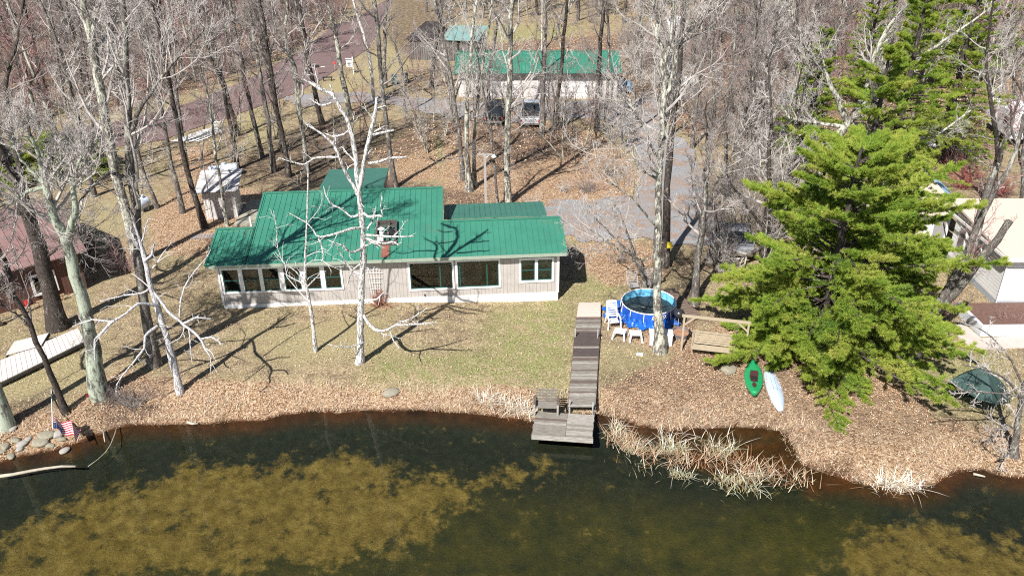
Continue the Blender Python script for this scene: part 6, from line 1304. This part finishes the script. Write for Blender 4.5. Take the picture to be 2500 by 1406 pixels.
pine((2120,765), pD, 'shorter pine growing into the right side of the biggest pine', 1.9)
pine((2150,520), pB, 'tall pine behind the big boat-side pine, left of the annex roof', 1.2, .95)
pine((2290,400), pB, 'pine with sunny yellow-green boughs above the tan annex roof', 2.9, .92)
pine((1960,395), pC, 'smaller pine left of the spreading bare limbs', .3, .8)
pine((2230,215), pC, 'distant pine beyond the camp trailers, left one', 2.2, 1.25)
pine((2380,190), pB, 'distant pine beyond the camp trailers, right one', 4.2, 1.0)
pine((2100,250), pB, 'distant thin pine between the woods and the trailers', 3.3, .75)
jm = pine_meshes(35, 2.2, 2.6, 8, .02, 10, 1.0, .9)
for k, (x, y, s, l) in enumerate(((125,425,1.0,'low spreading evergreen shrub left of the yellow lawn'),(205,418,.9,'low evergreen shrub nearest the yellow lawn corner'),(40,440,.9,'low evergreen shrub behind the red roof'))):
    b = atg(x, y); t = thing('evergreen_shrub', l, 'shrub', b, k*2., 'low evergreen shrubs behind the cabin'); t.scale = (s*1.7, s*1.7, s*1.3)
    for n_, m__ in zip(('trunk', 'limbs', 'foliage'), jm): obj(n_, m__, t)
# ---------------------------------------------------------------- reeds, bank grass, leaves, brush
def scatter_blades(name, base, H_, W_, lean, bend, mats, label, seed, az=None, curve=3):
    """bent tapering blades, each a folded strip"""
    rg = np.random.default_rng(seed); n = len(base); a = rg.uniform(0, 6.283, n) if az is None else az+rg.normal(size=n)*.5; d = np.stack([np.cos(a), np.sin(a), np.zeros(n)], -1); w = np.stack([-np.sin(a), np.cos(a), np.zeros(n)], -1)
    K = curve+1; V = np.empty((n, K, 2, 3)); 
    for k in range(K):
        t = k/curve; c = base+d*(H_*(lean*t+bend*t*t))[:, None]; c = c.copy(); c[:, 2] += H_*(t-bend*.35*t*t)*np.sqrt(np.clip(1-lean**2*.5, .1, 1)); ww = (W_*(1-t)**.7+.002)[:, None]*.5
        V[:, k, 0] = c-w*ww; V[:, k, 1] = c+w*ww
    idx = np.arange(n*K*2).reshape(n, K, 2); q = np.stack([idx[:, :-1, 0], idx[:, :-1, 1], idx[:, 1:, 1], idx[:, 1:, 0]], -1).reshape(n, -1, 4)
    mi = np.repeat(rg.integers(0, len(mats), n), curve)
    me = npmesh(name, V.reshape(-1, 3), quads=q.reshape(-1, 4), mats=mats, midx=mi); o = obj(name, me); tag(o, label, None, kind='stuff'); return o
def blade_m(name, col):
    m, nt, N, L, b = nmat(name); f = noise(nt, pos(nt), 3, 4, .7); c = ramp(nt, f, [(.3, tuple(x*.7 for x in col)), (.7, tuple(min(1, x*1.25) for x in col))]); L.new(c, b.inputs['Base Color']); b.inputs['Roughness'].default_value = .8; b.inputs['Specular IOR Level'].default_value = .2; return m
reed_m = [blade_m('straw_reed', (.68, .54, .38)), blade_m('pale_reed', (.82, .77, .68)), blade_m('brown_reed', (.42, .28, .17))]
rg = np.random.default_rng(11)
def along(pts, n, spread, z=None, clump=0.):
    P = np.array([at(x, y, WZ)[:2] for x, y in pts]); s = np.r_[0, np.cumsum(np.hypot(*np.diff(P, axis=0).T))]; t = rg.uniform(0, s[-1], n)
    if clump: c = rg.uniform(0, s[-1], max(3, int(s[-1]/clump))); t = np.clip(c[rg.integers(0, len(c), n)]+rg.normal(size=n)*rg.uniform(.1, .45, n), 0, s[-1])
    X = np.interp(t, s, P[:, 0])+rg.normal(size=n)*spread; Y = np.interp(t, s, P[:, 1])+rg.normal(size=n)*spread; return np.stack([X, Y, np.maximum(gheight(X, Y), WZ-.25)], -1)
R1_ = [along([(1500,1040),(1530,1080),(1600,1095),(1690,1082),(1770,1098)], 800, .17, clump=.7), along([(1620,1060),(1700,1075),(1790,1085)], 160, .22, clump=.6), along([(1650,1150),(1740,1165),(1860,1150),(1965,1182)], 330, .14, clump=1.0), along([(1505,1120),(1600,1145),(1720,1165),(1900,1190)], 160, .3, clump=1.1), along([(1180,985),(1240,1000),(1305,1015)], 600, .2, clump=.45), along([(2120,1180),(2200,1190),(2270,1178)], 350, .2, clump=.6)]
B_ = np.concatenate(R1_); n = len(B_)
scatter_blades('reeds', B_, .17+.58*rg.random(n)**2.4, rg.uniform(.016, .04, n), rg.uniform(0, .6, n), np.minimum(rg.uniform(0, 1.9, n)**1.3, 1.25), [reed_m[1], reed_m[1], reed_m[0], reed_m[2]], 'broken straw-coloured cattail reeds along the shallow edge', 21, curve=4)
# flattened reed litter and standing stalks
B_ = np.concatenate([along([(1490,1060),(1560,1105),(1640,1125),(1760,1125),(1900,1165),(1970,1180)], 800, .36), along([(1150,990),(1290,1020)], 250, .25)]); B_[:, 2] = np.maximum(B_[:, 2], WZ)+.01; n = len(B_)
scatter_blades('fallen_reeds', B_, rg.uniform(.2, .6, n), rg.uniform(.012, .025, n), np.full(n, .95), rg.uniform(0, .15, n), [reed_m[2], reed_m[0], blade_m('rust_reed', (.30, .14, .07))], 'flattened brown reed stalks matted on the shallow water', 22)
# bank grass and sedge
def field(n, polyX, cond, seed):
    r_ = np.random.default_rng(seed); X = r_.uniform(polyX[0], polyX[1], n); Y = r_.uniform(polyX[2], polyX[3], n); k = cond(X, Y); X, Y = X[k], Y[k]; return np.stack([X, Y, gheight(X, Y)-.01], -1)
_vg = np.random.default_rng(99).random((64, 64))
def vnoise(X, Y, s):
    x, y = X*s+200, Y*s+200; i, j = np.floor(x).astype(int), np.floor(y).astype(int); u, v = x-i, y-j; u = u*u*(3-2*u); v = v*v*(3-2*v); g = lambda a, b: _vg[a % 64, b % 64]
    return (g(i, j)*(1-u)+g(i+1, j)*u)*(1-v)+(g(i, j+1)*(1-u)+g(i+1, j+1)*u)*v
def patch(X, Y): return .55*vnoise(X, Y, .55)+.45*vnoise(X, Y, 1.9)
def samp(arr, X, Y):
    i = np.clip(np.searchsorted(gx, X)-1, 0, len(gx)-2); j = np.clip(np.searchsorted(gy, Y)-1, 0, len(gy)-2); return arr[j, i]
B_ = field(170000, (-26, 26, 19, 34), lambda X, Y: (shore_dist(X, Y) > -.05) & (shore_dist(X, Y) < 1.5) & (np.sin(X*1.1+np.sin(Y)*2)+np.random.default_rng(3).normal(size=len(X))*.6 > -.2), 31); n = len(B_)
scatter_blades('bank_grass', B_, rg.uniform(.05, .30, n)*np.where(B_[:, 0] < 2.5, 1.15, .8), rg.uniform(.008, .02, n), rg.uniform(0, .9, n), rg.uniform(.2, 1., n), [blade_m('buff_grass', (.66, .52, .38)), blade_m('tan_grass', (.76, .64, .50)), blade_m('rusty_grass', (.48, .30, .20)), blade_m('olive_grass', (.46, .40, .24))], 'dry buff grass hanging over the waterline', 32, curve=3)
# lawn turf: short dry blades
bld = [(-15.9, 3.2, 37.8, 46)]
def lawn_ok(X, Y):
    a = ((Y-37.68)*math.cos(HA)-(X+15.8)*math.sin(HA)); u = ((X+15.8)*math.cos(HA)+(Y-37.68)*math.sin(HA)); return ~((a > .3) & (a < 12) & (u > 0) & (u < 19)) & (shore_dist(X, Y) > .5)
B_ = field(150000, (-27, 27, 22, 50), lambda X, Y: lawn_ok(X, Y) & (samp(leaf, X, Y)*.8 < np.random.default_rng(5).random(len(X))*1.1) & (patch(X+40, Y) > .30), 41); n = len(B_); gk = samp(green, B_[:, 0], B_[:, 1]) > np.random.default_rng(6).random(n)*1.2
gm1 = [blade_m('dry_lawn_blade', (.62, .51, .33)), blade_m('dull_lawn_blade', (.38, .31, .19)), blade_m('straw_lawn_blade', (.78, .68, .49))]; gm2 = [blade_m('green_lawn_blade', (.30, .35, .12)), blade_m('yellow_green_blade', (.48, .50, .23))]
Ba = B_[~gk]; n = len(Ba); scatter_blades('lawn_grass', Ba, rg.uniform(.03, .09, n), rg.uniform(.012, .028, n), rg.uniform(.2, 1.2, n), rg.uniform(.1, .6, n), gm1, 'short dry winter lawn grass', 42, curve=1)
Ba = B_[gk]; n = len(Ba); scatter_blades('green_grass', Ba, rg.uniform(.04, .10, n), rg.uniform(.012, .028, n), rg.uniform(.2, 1.0, n), rg.uniform(.1, .6, n), gm2, 'greener tufts in the dry lawn', 43, curve=1)
# fallen leaves: small curled quads
def leaves(name, B, seed, mats, label, s0=.03, s1=.07):
    r_ = np.random.default_rng(seed); n = len(B); a = r_.uniform(0, 6.283, n); t1 = r_.normal(size=n)*.45; t2 = r_.normal(size=n)*.45; s = r_.uniform(s0, s1, n)[:, None]*.5
    u = np.stack([np.cos(a), np.sin(a), t1], -1); v = np.stack([-np.sin(a), np.cos(a), t2], -1); c = B+np.array([0, 0, .075])+np.abs(t1)[:, None]*np.array([0, 0, .03])
    V = np.stack([c-u*s, c-v*s*.7+[0, 0, .012], c+u*s, c+v*s*.7+[0, 0, .012]], 1); q = np.arange(4*n).reshape(n, 4); T = np.concatenate([q[:, [0, 1, 2]], q[:, [0, 2, 3]]]); mi = r_.integers(0, len(mats), n)
    me = npmesh(name, V.reshape(-1, 3), tris=T, mats=mats, midx=np.r_[mi, mi]); tag(obj(name, me), label, None, kind='stuff')
lm_ = [blade_m('leaf_tan', (.58, .40, .26)), blade_m('leaf_pale', (.64, .50, .37)), blade_m('leaf_orange', (.54, .30, .165)), blade_m('leaf_brown', (.33, .20, .13)), blade_m('leaf_buff', (.65, .49, .34))]
B_ = np.concatenate([field(230000, (-27, 27, 19.5, 62), lambda X, Y: lawn_ok(X, Y) & ((samp(leaf, X, Y)+.10)*(.15+1.9*patch(X, Y)**1.6) > np.random.default_rng(8).random(len(X))), 51), field(60000, (-27, 27, 19.5, 34), lambda X, Y: (shore_dist(X, Y) > 0) & (samp(leaf, X, Y)*patch(X, Y) > .42), 52)])
leaves('fallen_leaves', B_, 53, lm_, 'fallen oak leaves, tan and rust, drifted over lawn and bank')
B_ = field(120000, (-70, 75, 62, 125), lambda X, Y: samp(leaf, X, Y) > .3, 54); leaves('woodland_leaves', B_, 55, lm_, 'leaf litter on the woodland floor', .08, .16)
# brush and saplings under the woods
def brush(name, cells, mat, label, seed, dens, hmin, hmax, per=14, rad=.5, rw=.010):
    r_ = np.random.default_rng(seed); pts = []
    for poly, d_, in cells:
        P = np.array([at(x, y, 0)[:2] for x, y in poly]); lo, hi = P.min(0), P.max(0); n = int((hi-lo).prod()*d_*dens); X = r_.uniform(lo[0], hi[0], n); Y = r_.uniform(lo[1], hi[1], n); c = np.zeros(n, bool)
        for i in range(len(P)):
            a, b_ = P[i], P[(i+1) % len(P)]
            with np.errstate(divide='ignore', invalid='ignore'): c ^= ((a[1] > Y) != (b_[1] > Y)) & (X < (b_[0]-a[0])*(Y-a[1])/(b_[1]-a[1]+1e-12)+a[0])
        pts.append(np.stack([X, Y], 1)[c])
    C = np.concatenate(pts); n = len(C); hh = r_.uniform(hmin, hmax, n); Nn = n*per; base = np.repeat(C, per, 0)+r_.normal(size=(Nn, 2))*.12; H_ = np.repeat(hh, per)*r_.uniform(.5, 1.1, Nn); K = 5; P = np.empty((Nn, K, 3)); P[:, 0, :2] = base; P[:, 0, 2] = gheight(base[:, 0], base[:, 1])-.05; D = norm(np.concatenate([r_.normal(size=(Nn, 2))*rad, np.ones((Nn, 1))], 1))
    for k in range(1, K): D = norm(D+r_.normal(size=(Nn, 3))*.18+[0, 0, .05]); P[:, k] = P[:, k-1]+D*(H_/(K-1))[:, None]
    RR = rw*np.linspace(1.3, .5, K)[None]*r_.uniform(.7, 1.3, (Nn, 1)); P2, R2 = branch(r_, P, RR, 4, .25, 1, 45, -.42, K=3, wig=.25, up=.05, rf=.7, tip=.6, rmin=rw*.5)
    v1, q1 = tubes(P, RR, 3); v2, q2 = tubes(P2, R2, 3, len(v1)); o = obj(name, npmesh(name, np.concatenate([v1, v2]), quads=np.concatenate([q1, q2]), mat=mat)); tag(o, label, None, kind='stuff'); print(name, n, len(v1)+len(v2)); return o
brush('red_brush', [([(-300,300),(0,330),(442,250),(612,180),(749,108),(860,20),(800,-60),(-300,-60)], 1.), ([(1560,60),(1950,0),(2000,120),(1800,180),(1640,120)], .5), ([(2250,340),(2420,360),(2440,420),(2300,430)], 3.)], twig_red, 'reddish leafless undergrowth beyond the road', 61, .17, 1.2, 3.6, 10, .5, .016)
brush('grey_brush', [([(-300,300),(0,330),(442,250),(612,180),(749,108),(860,20),(800,-60),(-300,-60)], .8), ([(1500,80),(1900,60),(2500,100),(2300,200),(1900,250),(1740,400),(1700,300),(1560,200)], 1.), ([(1720,520),(1860,300),(1960,330),(1900,560),(1790,640)], 2.5), ([(1150,60),(1500,60),(1500,-40),(1150,-40)], .5)], twig_grey, 'grey leafless undergrowth and saplings among the trees', 62, .19, 1.5, 4.5, 10, .4, .015)
brush('bramble', [([(1000,170),(1110,175),(1120,230),(1010,200)], 1.6), ([(700,290),(900,330),(880,380),(690,380)], .25), ([(1330,380),(1480,400),(1540,470),(1380,500)], .25)], twig_red, 'low brown brambles and dead stalks', 63, .8, .4, 1.3, 9, .8, .008)
# named bushes close by
def bush(x, y, h, n, rad, mat, lab, seed, nm='bare_bush', grp=None, w=.010):
    b = atg(x, y); r_ = np.random.default_rng(seed); P = np.empty((n, 6, 3)); P[:, 0, :2] = r_.normal(size=(n, 2))*.10*h; P[:, 0, 2] = -.05; D = norm(np.concatenate([r_.normal(size=(n, 2))*rad, np.ones((n, 1))], 1)); H_ = h*r_.uniform(.6, 1.15, n)
    for k in range(1, 6): D = norm(D+r_.normal(size=(n, 3))*.16); P[:, k] = P[:, k-1]+D*(H_/5)[:, None]
    RR = w*np.linspace(1.4, .5, 6)[None]*r_.uniform(.7, 1.4, (n, 1)); t = thing(nm, lab, 'bush', b, 0, grp); v, q = tubes(P, RR, 4); obj('stems', npmesh('stems', v, quads=q, mat=mat), t)
    cm = crown_mesh(r_, [(P, RR)], 'twigs', mat, [dict(n=6, t0=.25, t1=1, ang=42, L0=-.40, K=4, wig=.22, up=.04, rf=.7, tip=.5, rmin=.005, sides=3), dict(n=4, t0=.2, t1=1, ang=42, L0=-.5, K=3, wig=.22, up=.0, rf=.7, tip=.6, rmin=.004, sides=3)]); obj('crown', cm, t)
bush(330,1000, 1.2, 26, .7, twig_grey, 'grey twiggy bush on the bank left of the dead birch', 71); bush(275,985, .9, 20, .8, twig_dark, 'dark low bush between the green-grey trunk and the dead birch', 72)
bush(925,748, .9, 30, .55, twigm('rust_twigs', (.36, .15, .10)), 'rust-red twiggy bush under the white trellis', 73); bush(300,660, 2.0, 26, .7, twig_red, 'reddish bush in the black shade right of the red roof cabin', 74)
bush(2300,770, 1.4, 30, .7, twig_red, 'red-twigged bush at the foot of the leaning trunks', 75); bush(2460,800, 1.1, 26, .8, twig_red, 'red-twigged bush in the raised planter before the white house', 76); bush(2350,460, 2.2, 40, .7, twigm('crimson_twigs', (.34, .09, .10)), 'crimson-twigged bush behind the annex and blue tarp', 77); bush(2440,480, 1.6, 30, .7, MATS['crimson_twigs'], 'crimson-twigged bush right of the broken trunk', 78)
bush(1375,470, 1.1, 14, .5, twig_pale, 'small bare shrub in the orange leaves beyond the porch', 79); bush(1300,525, 1.5, 24, .9, twig_pale, 'pale twiggy shrub overhanging the porch roof', 80); bush(1430,470, 1.6, 30, .9, twig_grey, 'spreading bare bush left of the gravel parking', 81); bush(1490,430, 2.2, 34, .9, twig_grey, 'taller spreading bare bush at the inner edge of the drive bend', 82)
bush(2205,850, 1.3, 34, .6, twig_red, 'wine-red twigs at the left foot of the leaning trunk clump', 83); bush(1740,560, 2.4, 34, .7, twig_grey, 'grey bush on the right rim of the gravel parking', 84); bush(1760,650, 2.2, 36, .6, twig_grey, 'grey bush at the upper left rim of the big pine', 85)
bush(1385,640, 1.3, 20, .7, twig_pale, 'small pale bush at the right end of the lake house', 86); bush(235,650, 1.6, 26, .7, twig_grey, 'grey bush against the side deck of the cabin', 87); bush(1510,640, 1.5, 24, .9, twig_grey, 'sprawling bare bush in the leaves above the pool', 88)
print('verts', sum(len(o.data.vertices) for o in scene.objects if o.type == 'MESH'))
